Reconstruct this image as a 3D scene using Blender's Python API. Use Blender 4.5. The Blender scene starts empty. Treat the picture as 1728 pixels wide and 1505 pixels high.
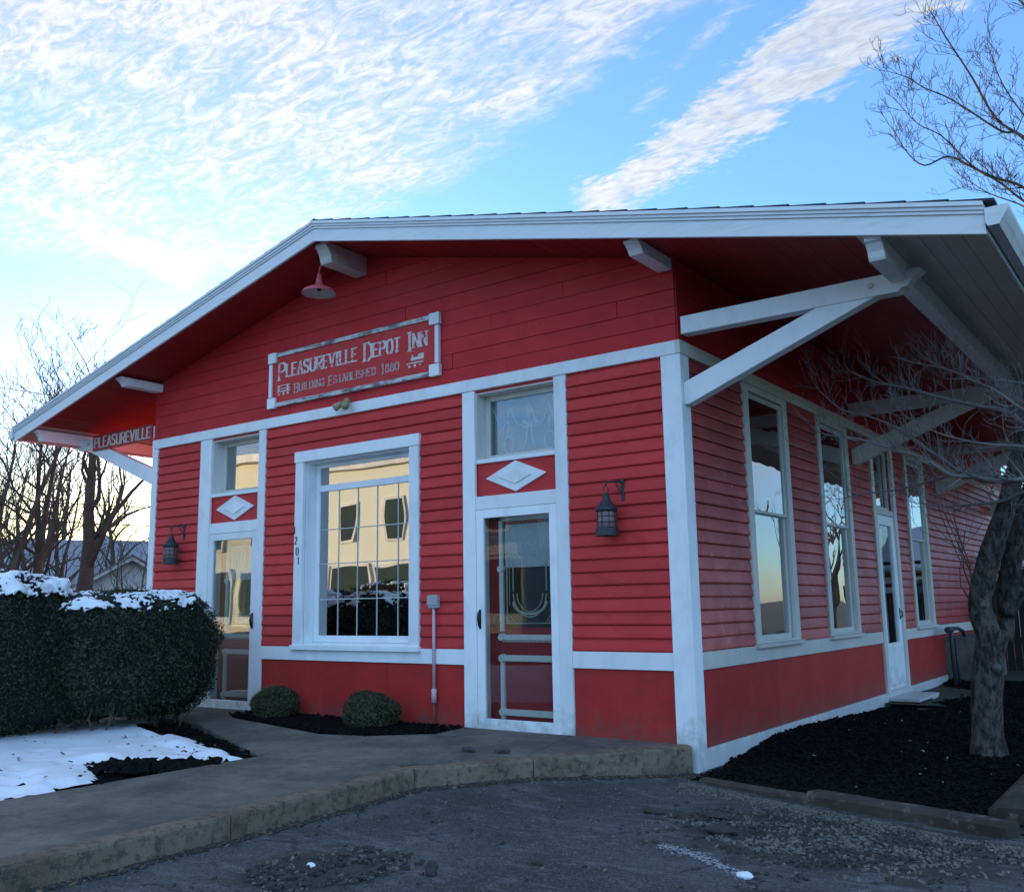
import bpy, bmesh, math, random
from mathutils import Vector, Matrix, noise
random.seed(7)
PI = math.pi; R = math.radians
SC = bpy.context.scene
COL = SC.collection

# ---------------------------------------------------------------- camera
CAMP = Vector((3.6762, -7.6435, 1.1866)); YAW, PITCH, ROLL, FPX = 0.627354, 0.165885, -0.016759, 1603.83
def cam_axes():
    f = Vector((-math.sin(YAW)*math.cos(PITCH), math.cos(YAW)*math.cos(PITCH), math.sin(PITCH)))
    r = Vector((math.cos(YAW), math.sin(YAW), 0)); u = r.cross(f)
    c, s = math.cos(ROLL), math.sin(ROLL)
    return c*r+s*u, -s*r+c*u, f
r_, u_, f_ = cam_axes()
cd = bpy.data.cameras.new('camera'); cam = bpy.data.objects.new('camera', cd); COL.objects.link(cam)
cam.matrix_world = Matrix(((r_.x, u_.x, -f_.x, CAMP.x), (r_.y, u_.y, -f_.y, CAMP.y), (r_.z, u_.z, -f_.z, CAMP.z), (0, 0, 0, 1)))
cd.sensor_fit = 'HORIZONTAL'; cd.sensor_width = 36; cd.lens = 36*FPX/1728; cd.clip_start = .05; cd.clip_end = 3000
SC.camera = cam

# ---------------------------------------------------------------- light and exposure
SUN_AZ, SUN_EL = 55.0, 6.0          # degrees left of +y, and above the horizon
SKY_STRENGTH, SUN_STRENGTH, EXPOSURE = 0.15, 2.1, 2.03
SC.view_settings.view_transform = 'Standard'; SC.view_settings.look = 'None'
SC.view_settings.use_white_balance = True; SC.view_settings.white_balance_temperature = 6050; SC.view_settings.white_balance_tint = 12
SC.view_settings.exposure = EXPOSURE; SC.view_settings.gamma = 1; SC.view_settings.use_curve_mapping = False
sl = bpy.data.lights.new('sun', 'SUN'); sl.energy = SUN_STRENGTH; sl.angle = R(.5); sl.color = (1, .80, .50)
so = bpy.data.objects.new('sun', sl); COL.objects.link(so)
sd = Vector((-math.sin(R(SUN_AZ))*math.cos(R(SUN_EL)), math.cos(R(SUN_AZ))*math.cos(R(SUN_EL)), math.sin(R(SUN_EL))))
so.rotation_euler = sd.to_track_quat('Z', 'Y').to_euler(); so.location = (-20, 20, 12)

class NT:
    def __init__(s, nt): s.nt = nt; s.nt.nodes.clear()
    def n(s, t, **k):
        x = s.nt.nodes.new(t)
        for a, b in k.items(): setattr(x, a, b)
        return x
    def l(s, a, b): s.nt.links.new(a, b)
    def set(s, sock, v):
        if hasattr(v, 'is_linked') or hasattr(v, 'links'): s.l(v, sock)
        else: sock.default_value = v
    def m(s, op, a, b=None, c=None, clamp=False):
        x = s.n('ShaderNodeMath', operation=op, use_clamp=clamp)
        for i, v in enumerate((a, b, c)):
            if v is not None: s.set(x.inputs[i], v)
        return x.outputs[0]
    def sm(s, v, a, b, lo=0., hi=1.):
        x = s.n('ShaderNodeMapRange', interpolation_type='SMOOTHSTEP')
        s.set(x.inputs[0], v); x.inputs[1].default_value = a; x.inputs[2].default_value = b
        s.set(x.inputs[3], lo); s.set(x.inputs[4], hi); return x.outputs[0]
    def mix(s, f, a, b, mode='MIX'):
        x = s.n('ShaderNodeMix', data_type='RGBA', blend_type=mode)
        s.set(x.inputs[0], f)
        for i, v in ((6, a), (7, b)):
            if isinstance(v, (tuple, list)): v = tuple(v)+((1,) if len(v) == 3 else ())
            s.set(x.inputs[i], v)
        return x.outputs[2]
    def noise(s, vec, scale, detail=4, rough=.55, dist=0, out='Fac'):
        x = s.n('ShaderNodeTexNoise'); s.l(vec, x.inputs['Vector'])
        x.inputs['Scale'].default_value = scale; x.inputs['Detail'].default_value = detail
        x.inputs['Roughness'].default_value = rough; x.inputs['Distortion'].default_value = dist
        return x.outputs[out]
    def scale(s, vec, sc, rot=(0, 0, 0)):
        x = s.n('ShaderNodeMapping'); s.l(vec, x.inputs[0]); x.inputs['Scale'].default_value = sc; x.inputs['Rotation'].default_value = rot
        return x.outputs[0]

world = bpy.data.worlds.new('World'); SC.world = world; world.use_nodes = True
w = NT(world.node_tree)
tc = w.n('ShaderNodeTexCoord'); nrm = w.n('ShaderNodeVectorMath', operation='NORMALIZE'); w.l(tc.outputs['Generated'], nrm.inputs[0])
sep = w.n('ShaderNodeSeparateXYZ'); w.l(nrm.outputs[0], sep.inputs[0])
X, Y, Z = sep.outputs
sky = w.n('ShaderNodeTexSky', sky_type='NISHITA', sun_disc=False)
sky.sun_elevation = R(SUN_EL); sky.sun_rotation = R(-SUN_AZ); sky.altitude = 250
sky.air_density = 1.0; sky.dust_density = .45; sky.ozone_density = 4.8
az = w.m('MULTIPLY', w.m('ARCTAN2', w.m('MULTIPLY', X, -1.), Y), 180/PI)
el = w.m('MULTIPLY', w.m('ARCSINE', Z), 180/PI)
zz = w.m('ADD', w.m('MAXIMUM', Z, 0.), .06)
pl = w.n('ShaderNodeCombineXYZ'); w.l(w.m('DIVIDE', X, zz), pl.inputs[0]); w.l(w.m('DIVIDE', Y, zz), pl.inputs[1])
PLN = pl.outputs[0]
warp = w.noise(PLN, 1.6, 4, .6)
# altocumulus ripple and fibres on the cloud deck
rip = w.m('ADD', w.m('MULTIPLY', w.noise(w.scale(PLN, (1, 2.4, 1), (0, 0, R(25))), 12, 7, .60, 1.6), .72), w.m('MULTIPLY', w.noise(w.scale(PLN, (1, 1.8, 1), (0, 0, R(60))), 34, 5, .55, 1.0), .28))
rip2 = w.noise(w.scale(PLN, (1, 1.5, 1), (0, 0, R(-15))), 5, 8, .64, 1.2)
fib = w.noise(w.scale(PLN, (1, 3.2, 1), (0, 0, R(-38))), 4.5, 8, .66, 1.5)
bign = w.noise(PLN, 2.3, 4, .55, .3)
edge = w.m('MULTIPLY', w.m('SUBTRACT', warp, .5), 7.)
edge2 = w.m('MULTIPLY', w.m('SUBTRACT', rip2, .5), 7.)
d1 = w.m('ADD', w.m('SUBTRACT', w.m('ADD', el, w.m('MULTIPLY', az, .55)), 46.9), edge2)      # deck: left of the slanting edge
d2 = w.m('ADD', w.m('SUBTRACT', el, 18.6), w.m('MULTIPLY', edge2, .5))
deck = w.m('MULTIPLY', w.sm(d1, -.7, 2.6), w.sm(d2, -.5, 1.4))
back = w.m('MULTIPLY', w.sm(w.noise(PLN, .9, 5, .6, .3), .34, .54), w.sm(w.m('ABSOLUTE', w.m('SUBTRACT', az, 36.)), 42., 60.))  # clouds outside the view, thickened to brighten the front wall
def streak(a0, e0, a1, e1, w0, w1, k=1.):
    ax, ey = a1-a0, e1-e0; L = math.hypot(ax, ey); ux, uy = ax/L, ey/L
    da = w.m('SUBTRACT', az, a0); de = w.m('SUBTRACT', el, e0)
    t = w.m('ADD', w.m('MULTIPLY', da, ux), w.m('MULTIPLY', de, uy))
    pz = w.m('ABSOLUTE', w.m('ADD', w.m('MULTIPLY', da, -uy), w.m('MULTIPLY', de, ux)))
    tt = w.m('DIVIDE', t, L, clamp=True)
    wd = w.m('ADD', w.m('MULTIPLY', tt, w1-w0), w0)
    d = w.m('ADD', w.m('SUBTRACT', wd, pz), w.m('ADD', w.m('MULTIPLY', edge2, .55*k), w.m('MULTIPLY', w.m('SUBTRACT', rip, .5), 4.*k)))
    ends = w.m('MULTIPLY', w.sm(w.m('ADD', t, w.m('MULTIPLY', edge2, .5)), -.8, 1.2), w.sm(w.m('SUBTRACT', L, t), -1.5, 1.))
    return w.m('MULTIPLY', w.sm(d, -.5, .8), ends)
st = w.m('MAXIMUM', streak(28.8, 24.4, 5., 35.8, .9, 3.6), streak(31.6, 23.6, 28.4, 24.0, 1.2, 1.0, .8))
ws = w.m('MULTIPLY', streak(28., 28.2, 19.5, 34.6, .15, .45, .6), .45)
ws2 = w.m('MULTIPLY', streak(34.5, 30.2, 25., 36., 1.2, 2.2, 1.2), .55)
ws3 = w.m('MULTIPLY', streak(43., 24.3, 38.0, 26.2, .3, .3, .6), .6)
thick = w.sm(w.m('ADD', w.m('MULTIPLY', bign, .65), w.m('MULTIPLY', fib, .35)), .34, .62)
cell = w.m('MULTIPLY', w.sm(rip, .36, .60), w.m('ADD', w.m('MULTIPLY', thick, .45), .25))
dens = w.m('MULTIPLY', deck, w.m('ADD', w.m('ADD', cell, w.m('MULTIPLY', thick, .38)), .12), clamp=True)
puff = w.m('ADD', w.m('MULTIPLY', w.sm(w.m('ADD', w.m('MULTIPLY', rip, .5), w.m('MULTIPLY', rip2, .5)), .34, .56), .50), .50)
dens = w.m('MAXIMUM', dens, w.m('MULTIPLY', w.m('MAXIMUM', st, w.m('MAXIMUM', ws, w.m('MAXIMUM', ws2, ws3))), puff))
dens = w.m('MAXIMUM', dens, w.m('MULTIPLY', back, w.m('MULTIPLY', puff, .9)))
# contrail, bright, low on the left, with a clearer lane above it
gap = streak(65., 23.4, 56.4, 20.4, .02, .22, .25)
ct = streak(67., 22.6, 55.2, 18.9, .18, .95, .3)
dens = w.m('MULTIPLY', dens, w.m('SUBTRACT', 1., w.m('MULTIPLY', gap, .6)))
dens = w.m('MAXIMUM', dens, w.m('MULTIPLY', ct, .97))
dens = w.m('MULTIPLY', dens, w.sm(el, 2., 9.), clamp=True)
vd = w.n('ShaderNodeVectorMath', operation='DOT_PRODUCT'); w.l(nrm.outputs[0], vd.inputs[0]); vd.inputs[1].default_value = sd
sunny = w.sm(vd.outputs['Value'], .70, 1.0)
shade = w.m('ADD', w.m('MULTIPLY', w.m('SUBTRACT', rip, .5), 1.5), w.m('MULTIPLY', ct, .5))
cb = w.m('ADD', w.m('ADD', 1.30, w.m('MULTIPLY', sunny, .42)), w.m('ADD', shade, w.sm(vd.outputs['Value'], .3, -.6, 0., 1.5)))  # last term: extra brightness added to unseen clouds opposite the sun, filling the facade
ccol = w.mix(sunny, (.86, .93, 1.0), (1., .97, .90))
ccol = w.mix(w.sm(vd.outputs['Value'], -.1, .45), (.52, .78, 1.08), ccol)      # clouds out of view tinted blue to colour the facade's light
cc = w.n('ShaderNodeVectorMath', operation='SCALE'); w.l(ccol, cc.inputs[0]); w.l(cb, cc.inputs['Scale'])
SKYGAIN = 1.0
veil = w.n('ShaderNodeVectorMath', operation='SCALE'); w.l(ccol, veil.inputs[0]); veil.inputs['Scale'].default_value = .95
skyc = w.mix(w.m('MULTIPLY', w.sm(vd.outputs['Value'], -.2, .4), .24), sky.outputs[0], veil.outputs[0])      # thin high haze pales the blue
glow = w.m('MULTIPLY', w.sm(vd.outputs['Value'], .90, .995), w.sm(el, 16., 3.))
skyc = w.mix(glow, skyc, w.mix(1., skyc, (1., .80, .46), 'MULTIPLY'))      # low sun yellows the air in front of it
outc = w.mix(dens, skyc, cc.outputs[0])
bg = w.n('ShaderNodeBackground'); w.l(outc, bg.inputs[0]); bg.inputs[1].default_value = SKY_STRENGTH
wo = w.n('ShaderNodeOutputWorld'); w.l(bg.outputs[0], wo.inputs[0])

# ---------------------------------------------------------------- materials
def material(name):
    m = bpy.data.materials.new(name); m.use_nodes = True
    t = NT(m.node_tree); g = t.n('ShaderNodeNewGeometry')
    return m, t, g.outputs['Position']
def finish(m, t, col, rough=.6, bump=None, bs=.3, bd=.004, spec=.5, metal=0):
    b = t.n('ShaderNodeBsdfPrincipled'); o = t.n('ShaderNodeOutputMaterial')
    t.set(b.inputs['Base Color'], col if not isinstance(col, tuple) else col+(1,))
    t.set(b.inputs['Roughness'], rough); b.inputs['Specular IOR Level'].default_value = spec; b.inputs['Metallic'].default_value = metal
    if bump is not None:
        bn = t.n('ShaderNodeBump'); bn.inputs['Strength'].default_value = bs; bn.inputs['Distance'].default_value = bd
        t.l(bump, bn.inputs['Height']); t.l(bn.outputs[0], b.inputs['Normal'])
    t.l(b.outputs[0], o.inputs[0]); return m
def paint(name, c, c2, rough=.5, patch=None, pf=(.6, .7), grain=(3, 3, 60), amt=.6, spec=.22, var=.16, blot=None, soil=0):
    """weathered paint: two tones in soft patches, wood grain, optional worn patches"""
    m, t, P = material(name)
    n1 = t.noise(P, 1.7, 6, .6); n2 = t.noise(t.scale(P, grain), 1, 5, .6)
    f = t.m('MULTIPLY', t.sm(n1, .32, .68), amt)
    col = t.mix(f, c, c2)
    col = t.mix(t.m('MULTIPLY', t.sm(n2, .45, .75), .35), col, tuple(x*.62 for x in c))
    if blot: col = t.mix(t.m('MULTIPLY', t.sm(t.noise(t.scale(P, (1, 1, 2.2)), 3.1, 8, .7, .6), .50, .66), .75), col, blot)
    if patch:
        n3 = t.noise(P, 9, 8, .68)
        col = t.mix(t.sm(n3, pf[0], pf[1]), col, patch)
    if soil:      # splashed dirt and flaking close to the ground
        sz = t.n('ShaderNodeSeparateXYZ'); t.l(P, sz.inputs[0]); n6 = t.noise(P, 7, 7, .7)
        col = t.mix(t.m('MULTIPLY', t.sm(t.m('ADD', sz.outputs[2], t.m('MULTIPLY', t.m('SUBTRACT', n6, .5), 1.1)), .26, -.12), soil), col, (.10, .085, .07))
    ob = t.n('ShaderNodeObjectInfo')
    hs = t.n('ShaderNodeHueSaturation'); t.l(col, hs.inputs['Color'])
    t.l(t.m('ADD', t.m('MULTIPLY', ob.outputs['Random'], var), 1-var/2), hs.inputs['Value'])
    return finish(m, t, hs.outputs[0], t.m('ADD', t.m('MULTIPLY', n1, .3), rough-.15), t.m('ADD', n2, t.m('MULTIPLY', n1, .5)), .35, .003, spec)
def simple(name, c, rough=.6, var=.25, sc=8, bs=.2, bd=.003, metal=0, spec=.4):
    m, t, P = material(name); n = t.noise(P, sc, 6, .6)
    col = t.mix(t.m('MULTIPLY', n, 1.), tuple(x*(1-var) for x in c), tuple(min(1, x*(1+var)) for x in c))
    return finish(m, t, col, rough, n, bs, bd, spec, metal)

M = {}
M['siding'] = paint('red_siding_paint', (.62, .046, .046), (.52, .040, .042), .55, (.66, .20, .18), (.70, .80), blot=(.46, .036, .028), var=.20)
M['faded'] = paint('faded_red_siding_paint', (.52, .082, .074), (.34, .052, .050), .45, (.66, .33, .30), (.58, .76), (20, 3, 60), .9, .35, .26, (.34, .05, .045))
M['gable'] = paint('deep_red_board_paint', (.58, .027, .033), (.46, .022, .030), .55, (.30, .02, .03), (.60, .78), blot=(.42, .022, .026), var=.14)
M['panel'] = paint('bright_red_panel_paint', (.48, .034, .030), (.36, .025, .029), .5, (.26, .03, .03), (.64, .78), (50, 50, 3), soil=.5, blot=(.34, .030, .022))
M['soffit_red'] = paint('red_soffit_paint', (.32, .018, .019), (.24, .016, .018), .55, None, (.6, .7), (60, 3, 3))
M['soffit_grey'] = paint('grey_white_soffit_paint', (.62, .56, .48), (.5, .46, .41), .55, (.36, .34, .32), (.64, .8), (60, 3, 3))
M['trim'] = paint('white_trim_paint', (.86, .87, .88), (.80, .82, .84), .45, (.55, .52, .47), (.72, .84), (5, 5, 3), .6, soil=.4)
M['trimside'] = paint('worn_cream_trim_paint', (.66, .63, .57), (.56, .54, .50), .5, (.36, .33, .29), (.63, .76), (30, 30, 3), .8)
M['fascia'] = paint('white_fascia_paint', (.82, .83, .84), (.76, .78, .80), .45, (.55, .5, .44), (.70, .82), (3, 30, 30))
M['moulding'] = simple('door_moulding_paint', (.85, .83, .78), .5, .12, 14)
M['shingle'] = simple('dark_asphalt_shingle', (.045, .042, .042), .9, .5, 60, .6, .004)
M['door_red'] = paint('dark_red_door_paint', (.42, .030, .038), (.34, .025, .034), .35, None, (.6, .7), (40, 40, 3))
M['iron'] = simple('dark_iron', (.045, .050, .058), .55, .5, 40, .4, .002, .3)
M['black'] = simple('black_hardware', (.012, .012, .013), .35, .2)
M['lantern_glass'] = simple('grimy_lantern_glass', (.20, .13, .14), .25, .45, 30)
M['lamp_pink'] = simple('faded_red_lamp_enamel', (.55, .10, .12), .4, .2, 14)
M['lamp_in'] = simple('lamp_inner_enamel', (.45, .43, .38), .5, .3, 30)
M['tan'] = simple('tan_plastic', (.36, .30, .18), .5, .2)
M['greymetal'] = simple('painted_grey_metal', (.40, .40, .42), .45, .2, 20)
M['pinkpipe'] = simple('pale_pink_conduit_paint', (.55, .40, .42), .5, .2, 20)
M['gutter'] = paint('aluminium_gutter_paint', (.66, .67, .66), (.5, .5, .48), .4, (.16, .15, .12), (.56, .72))
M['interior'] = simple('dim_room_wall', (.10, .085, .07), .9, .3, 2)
M['snow'] = simple('snow', (.80, .83, .88), .55, .05, 14, .5, .02)
M['stone'] = simple('dark_stone', (.05, .05, .052), .8, .4, 30, .5, .01)
M['brass'] = simple('tarnished_brass', (.30, .2, .07), .4, .3, 20, metal=.7)

def worn_letters(name, c, under):
    m, t, P = material(name); n = t.noise(P, 42, 6, .7); n2 = t.noise(P, 7, 4, .6)
    f = t.sm(t.m('ADD', n, t.m('MULTIPLY', t.m('SUBTRACT', n2, .5), .5)), .50, .64)
    return finish(m, t, t.mix(f, c, under), .55)
M['letters'] = worn_letters('worn_white_lettering', (.68, .62, .60), (.40, .06, .07))
M['letters2'] = worn_letters('faint_white_lettering', (.50, .36, .36), (.38, .05, .06))
M['letters3'] = simple('cream_station_letters', (.62, .55, .50), .5, .2, 30)
m, t, P = material('weathered_sign_frame'); n = t.noise(t.scale(P, (4, 40, 60)), 1, 7, .7); n2 = t.noise(P, 6, 5, .6)
M['signframe'] = finish(m, t, t.mix(t.sm(t.m('ADD', t.m('MULTIPLY', n, .6), t.m('MULTIPLY', n2, .4)), .46, .56), (.62, .60, .58), (.16, .13, .13)), .7, n, .5, .003)

def glass_mat(name, base, tint=(1, 1, 1), rough=.0, wav=.02, ws=3., k=1.25):
    m, t, P = material(name)
    fr = t.n('ShaderNodeFresnel'); fr.inputs[0].default_value = 1.5
    fac = t.m('ADD', t.m('MULTIPLY', fr.outputs[0], k), base, clamp=True)
    g = t.n('ShaderNodeBsdfAnisotropic'); g.inputs['Roughness'].default_value = rough; g.inputs['Color'].default_value = tint+(1,)
    tr = t.n('ShaderNodeBsdfTransparent'); tr.inputs[0].default_value = (.85, .88, .88, 1)
    bn = t.n('ShaderNodeBump'); bn.inputs['Strength'].default_value = wav; bn.inputs['Distance'].default_value = .05
    t.l(t.noise(P, ws, 0, .5), bn.inputs['Height']); t.l(bn.outputs[0], g.inputs['Normal'])
    mx = t.n('ShaderNodeMixShader'); t.l(fac, mx.inputs[0]); t.l(tr.outputs[0], mx.inputs[1]); t.l(g.outputs[0], mx.inputs[2])
    o = t.n('ShaderNodeOutputMaterial'); t.l(mx.outputs[0], o.inputs[0]); return m
M['glass'] = glass_mat('window_glass', .34, wav=.030, ws=2.2)
M['glass_door'] = glass_mat('storm_door_glass', .0, wav=.012, k=.38)
M['glass_old'] = glass_mat('old_wavy_glass', .30, wav=.04, ws=3.0)
M['glass_transom'] = glass_mat('transom_glass', .08, wav=.01, k=.9)
M['glass_dim'] = glass_mat('inner_door_glass', .0, wav=.01, k=.35)

def lace(name, c, scale, thr, sheer=.45):
    m, t, P = material(name)
    v = t.n('ShaderNodeTexVoronoi'); t.l(P, v.inputs['Vector']); v.inputs['Scale'].default_value = scale
    n = t.noise(P, scale*.25, 4, .6)
    f = t.m('MAXIMUM', t.sm(t.m('ADD', v.outputs['Distance'], t.m('MULTIPLY', n, .35)), thr-.08, thr+.08), sheer)
    d = t.n('ShaderNodeBsdfDiffuse'); d.inputs[0].default_value = c+(1,)
    tl = t.n('ShaderNodeBsdfTranslucent'); tl.inputs[0].default_value = c+(1,)
    ad = t.n('ShaderNodeMixShader'); ad.inputs[0].default_value = .35; t.l(d.outputs[0], ad.inputs[1]); t.l(tl.outputs[0], ad.inputs[2])
    tr = t.n('ShaderNodeBsdfTransparent'); mx = t.n('ShaderNodeMixShader'); t.l(f, mx.inputs[0])
    t.l(tr.outputs[0], mx.inputs[1]); t.l(ad.outputs[0], mx.inputs[2]); o = t.n('ShaderNodeOutputMaterial'); t.l(mx.outputs[0], o.inputs[0]); return m
M['lace'] = lace('lace_curtain', (.78, .80, .80), 75, .42, .62)
M['sheer'] = lace('sheer_curtain', (.88, .88, .82), 90, .42, .90)
M['lacework'] = simple('white_lace_embroidery', (.90, .92, .94), .8, .1, 40)
M['etch'] = simple('etched_glass_pattern', (.42, .42, .33), .6, .2, 60)
M['darkpane'] = simple('dark_door_pane', (.006, .007, .008), .08, .2, spec=.7)

# ground materials
m, t, P = material('worn_asphalt')
n1 = t.noise(P, .9, 8, .62, .4); n2 = t.noise(P, 14, 6, .7); n3 = t.noise(P, 120, 3, .7); n4 = t.noise(t.scale(P, (1, 2.2, 1), (0, 0, R(-18))), 3.4, 8, .72, .8)
col = t.mix(t.sm(n1, .35, .66), (.040, .040, .044), (.105, .106, .112))
col = t.mix(t.m('MULTIPLY', t.sm(n4, .50, .66), .65), col, (.19, .19, .20))
col = t.mix(t.m('MULTIPLY', t.sm(n2, .54, .74), .5), col, (.020, .020, .024))
v = t.n('ShaderNodeTexVoronoi'); t.l(P, v.inputs['Vector']); v.inputs['Scale'].default_value = 110
sepc = t.n('ShaderNodeSeparateColor'); t.l(v.outputs['Color'], sepc.inputs[0])
col = t.mix(t.m('MULTIPLY', t.sm(sepc.outputs[0], .55, .95), .55), col, (.20, .20, .215))
col = t.mix(t.m('MULTIPLY', t.m('LESS_THAN', sepc.outputs[1], .25), .5), col, (.015, .015, .018))
wp = t.n('ShaderNodeVectorMath', operation='ADD'); t.l(P, wp.inputs[0]); wn = t.n('ShaderNodeVectorMath', operation='SCALE'); t.l(t.noise(P, 2.5, 6, .65, out='Color'), wn.inputs[0]); wn.inputs['Scale'].default_value = .55; t.l(wn.outputs[0], wp.inputs[1])
ve = t.n('ShaderNodeTexVoronoi', feature='DISTANCE_TO_EDGE'); t.l(wp.outputs[0], ve.inputs['Vector']); ve.inputs['Scale'].default_value = .85
crack = t.m('MULTIPLY', t.sm(ve.outputs['Distance'], .016, .004), t.sm(n1, .45, .6)); col = t.mix(t.m('MULTIPLY', crack, .85), col, (.012, .012, .013))
def spot(cx, cy, rx, ry):
    mp = t.n('ShaderNodeMapping', vector_type='POINT'); t.l(P, mp.inputs[0]); mp.inputs['Location'].default_value = (-cx/rx, -cy/ry, 0); mp.inputs['Scale'].default_value = (1/rx, 1/ry, 0)
    ln = t.n('ShaderNodeVectorMath', operation='LENGTH'); t.l(mp.outputs[0], ln.inputs[0])
    return t.sm(t.m('ADD', ln.outputs['Value'], t.m('MULTIPLY', t.m('SUBTRACT', n4, .5), 2.2)), 1.15, .75)
col = t.mix(t.m('MULTIPLY', t.m('MAXIMUM', spot(1.75, -1.78, 1.15, .9), spot(-.22, -4., .4, .45)), .85), col, t.mix(n2, (.075, .062, .048), (.03, .026, .022)))
M['asphalt'] = finish(m, t, col, .8, t.m('ADD', t.m('ADD', n3, n2), t.m('MULTIPLY', v.outputs['Distance'], -1.2)), .85, .012, .4)
m, t, P = material('old_concrete')
n1 = t.noise(P, 1.3, 7, .65, .3); n2 = t.noise(P, 25, 6, .7); n3 = t.noise(P, 140, 3, .7)
n5 = t.noise(t.scale(P, (1, 1, 1)), 4.5, 8, .75, 1.2)
col = t.mix(t.sm(n1, .33, .67), (.080, .068, .058), (.185, .155, .130)); col = t.mix(t.m('MULTIPLY', t.sm(n5, .50, .62), .45), col, (.045, .042, .040)); col = t.mix(t.m('MULTIPLY', t.sm(n5, .46, .36), .3), col, (.24, .22, .20))
col = t.mix(t.m('MULTIPLY', t.sm(n2, .5, .72), .55), col, (.05, .05, .045))
col = t.mix(t.m('MULTIPLY', t.sm(n3, .54, .66), .5), col, (.30, .28, .26))
M['concrete'] = finish(m, t, col, .85, t.m('ADD', n3, n2), .6, .006, .3)
m, t, P = material('kerb_concrete')
n2 = t.noise(P, 18, 7, .7); n3 = t.noise(P, 110, 3, .7); n1 = t.noise(P, 3, 5, .6)
col = t.mix(t.sm(n1, .35, .65), (.15, .105, .070), (.24, .175, .12)); col = t.mix(t.m('MULTIPLY', t.sm(n2, .46, .64), .75), col, (.05, .044, .034)); col = t.mix(t.m('MULTIPLY', t.sm(n3, .55, .68), .5), col, (.30, .27, .22))
M['kerb'] = finish(m, t, col, .88, t.m('ADD', n3, n2), .9, .01, .3)
m, t, P = material('dead_grass_ground')
n1 = t.noise(P, .5, 8, .65); n2 = t.noise(P, 40, 5, .7)
M['grass'] = finish(m, t, t.mix(n2, t.mix(t.sm(n1, .4, .6), (.09, .075, .04), (.05, .055, .03)), (.03, .025, .02)), .9, n2, .8, .03)
M['mulch'] = simple('black_mulch', (.007, .0065, .006), 1., .6, 60, 1, .02, spec=.05)
M['mulch_chip'] = simple('mulch_chips', (.009, .008, .0075), .95, .7, 25, spec=.08)
M['gravel'] = simple('loose_gravel', (.14, .125, .108), .8, .95, 40)
M['gravel_dark'] = simple('dark_crumbled_asphalt', (.045, .040, .035), .85, .7, 22)
M['dirt'] = simple('gravel_bed_dirt', (.050, .042, .032), .9, .6, 30, 1, .02)
M['timber'] = paint('weathered_landscape_timber', (.075, .056, .042), (.035, .028, .023), .85, (.15, .125, .10), (.54, .68), (4, 50, 50), .9)
M['leaf_litter'] = simple('dry_leaf_litter', (.15, .10, .06), .8, .6, 30)
m, t, P = material('tree_bark')
n1 = t.noise(t.scale(P, (1, 1, .45)), 22, 7, .7, .4); n2 = t.noise(P, 5, 4, .6)
col = t.mix(t.sm(n1, .38, .64), (.026, .022, .019), (.125, .110, .094)); col = t.mix(t.m('MULTIPLY', t.sm(n2, .52, .7), .5), col, (.14, .14, .12))
M['bark'] = finish(m, t, col, .9, t.m('ADD', n1, t.m('MULTIPLY', t.noise(t.scale(P, (1, 1, .25)), 60, 5, .7), .8)), 1., .03, .2)
M['knot'] = simple('pale_knot_wood', (.12, .105, .09), .9, .5, 30, .6)
M['twig'] = simple('grey_twig_bark', (.16, .135, .125), .7, .5, 8)
M['twigdark'] = simple('dark_twig_bark', (.085, .064, .044), .8, .4, 8)
M['foliage'] = simple('yew_foliage', (.026, .034, .014), .6, .6, 5)
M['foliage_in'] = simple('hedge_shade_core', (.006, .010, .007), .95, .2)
M['box'] = simple('boxwood_foliage', (.050, .048, .018), .6, .7, 9)
M['drystem'] = simple('dry_brown_stems', (.10, .065, .045), .8, .5, 10)
M['fence'] = simple('dark_stained_wood', (.018, .015, .013), .7, .4, 10)
M['cream'] = simple('cream_stucco', (.80, .76, .60), .8, .06, 2)
M['cream2'] = simple('pale_cream_siding', (.84, .74, .50), .8, .06, 2)
M['greenwin'] = simple('dark_green_window', (.05, .07, .062), .9, .3, 1, spec=.05)
M['roofgrey'] = simple('grey_metal_roof', (.22, .23, .27), .6, .2, 1)
M['roofbrown'] = simple('brown_shingle_roof', (.09, .06, .045), .85, .4, 3)
M['housewall'] = simple('pale_house_wall', (.45, .43, .40), .8, .2, 1)
M['wire'] = simple('black_cable', (.02, .02, .02), .6, .1)

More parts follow.
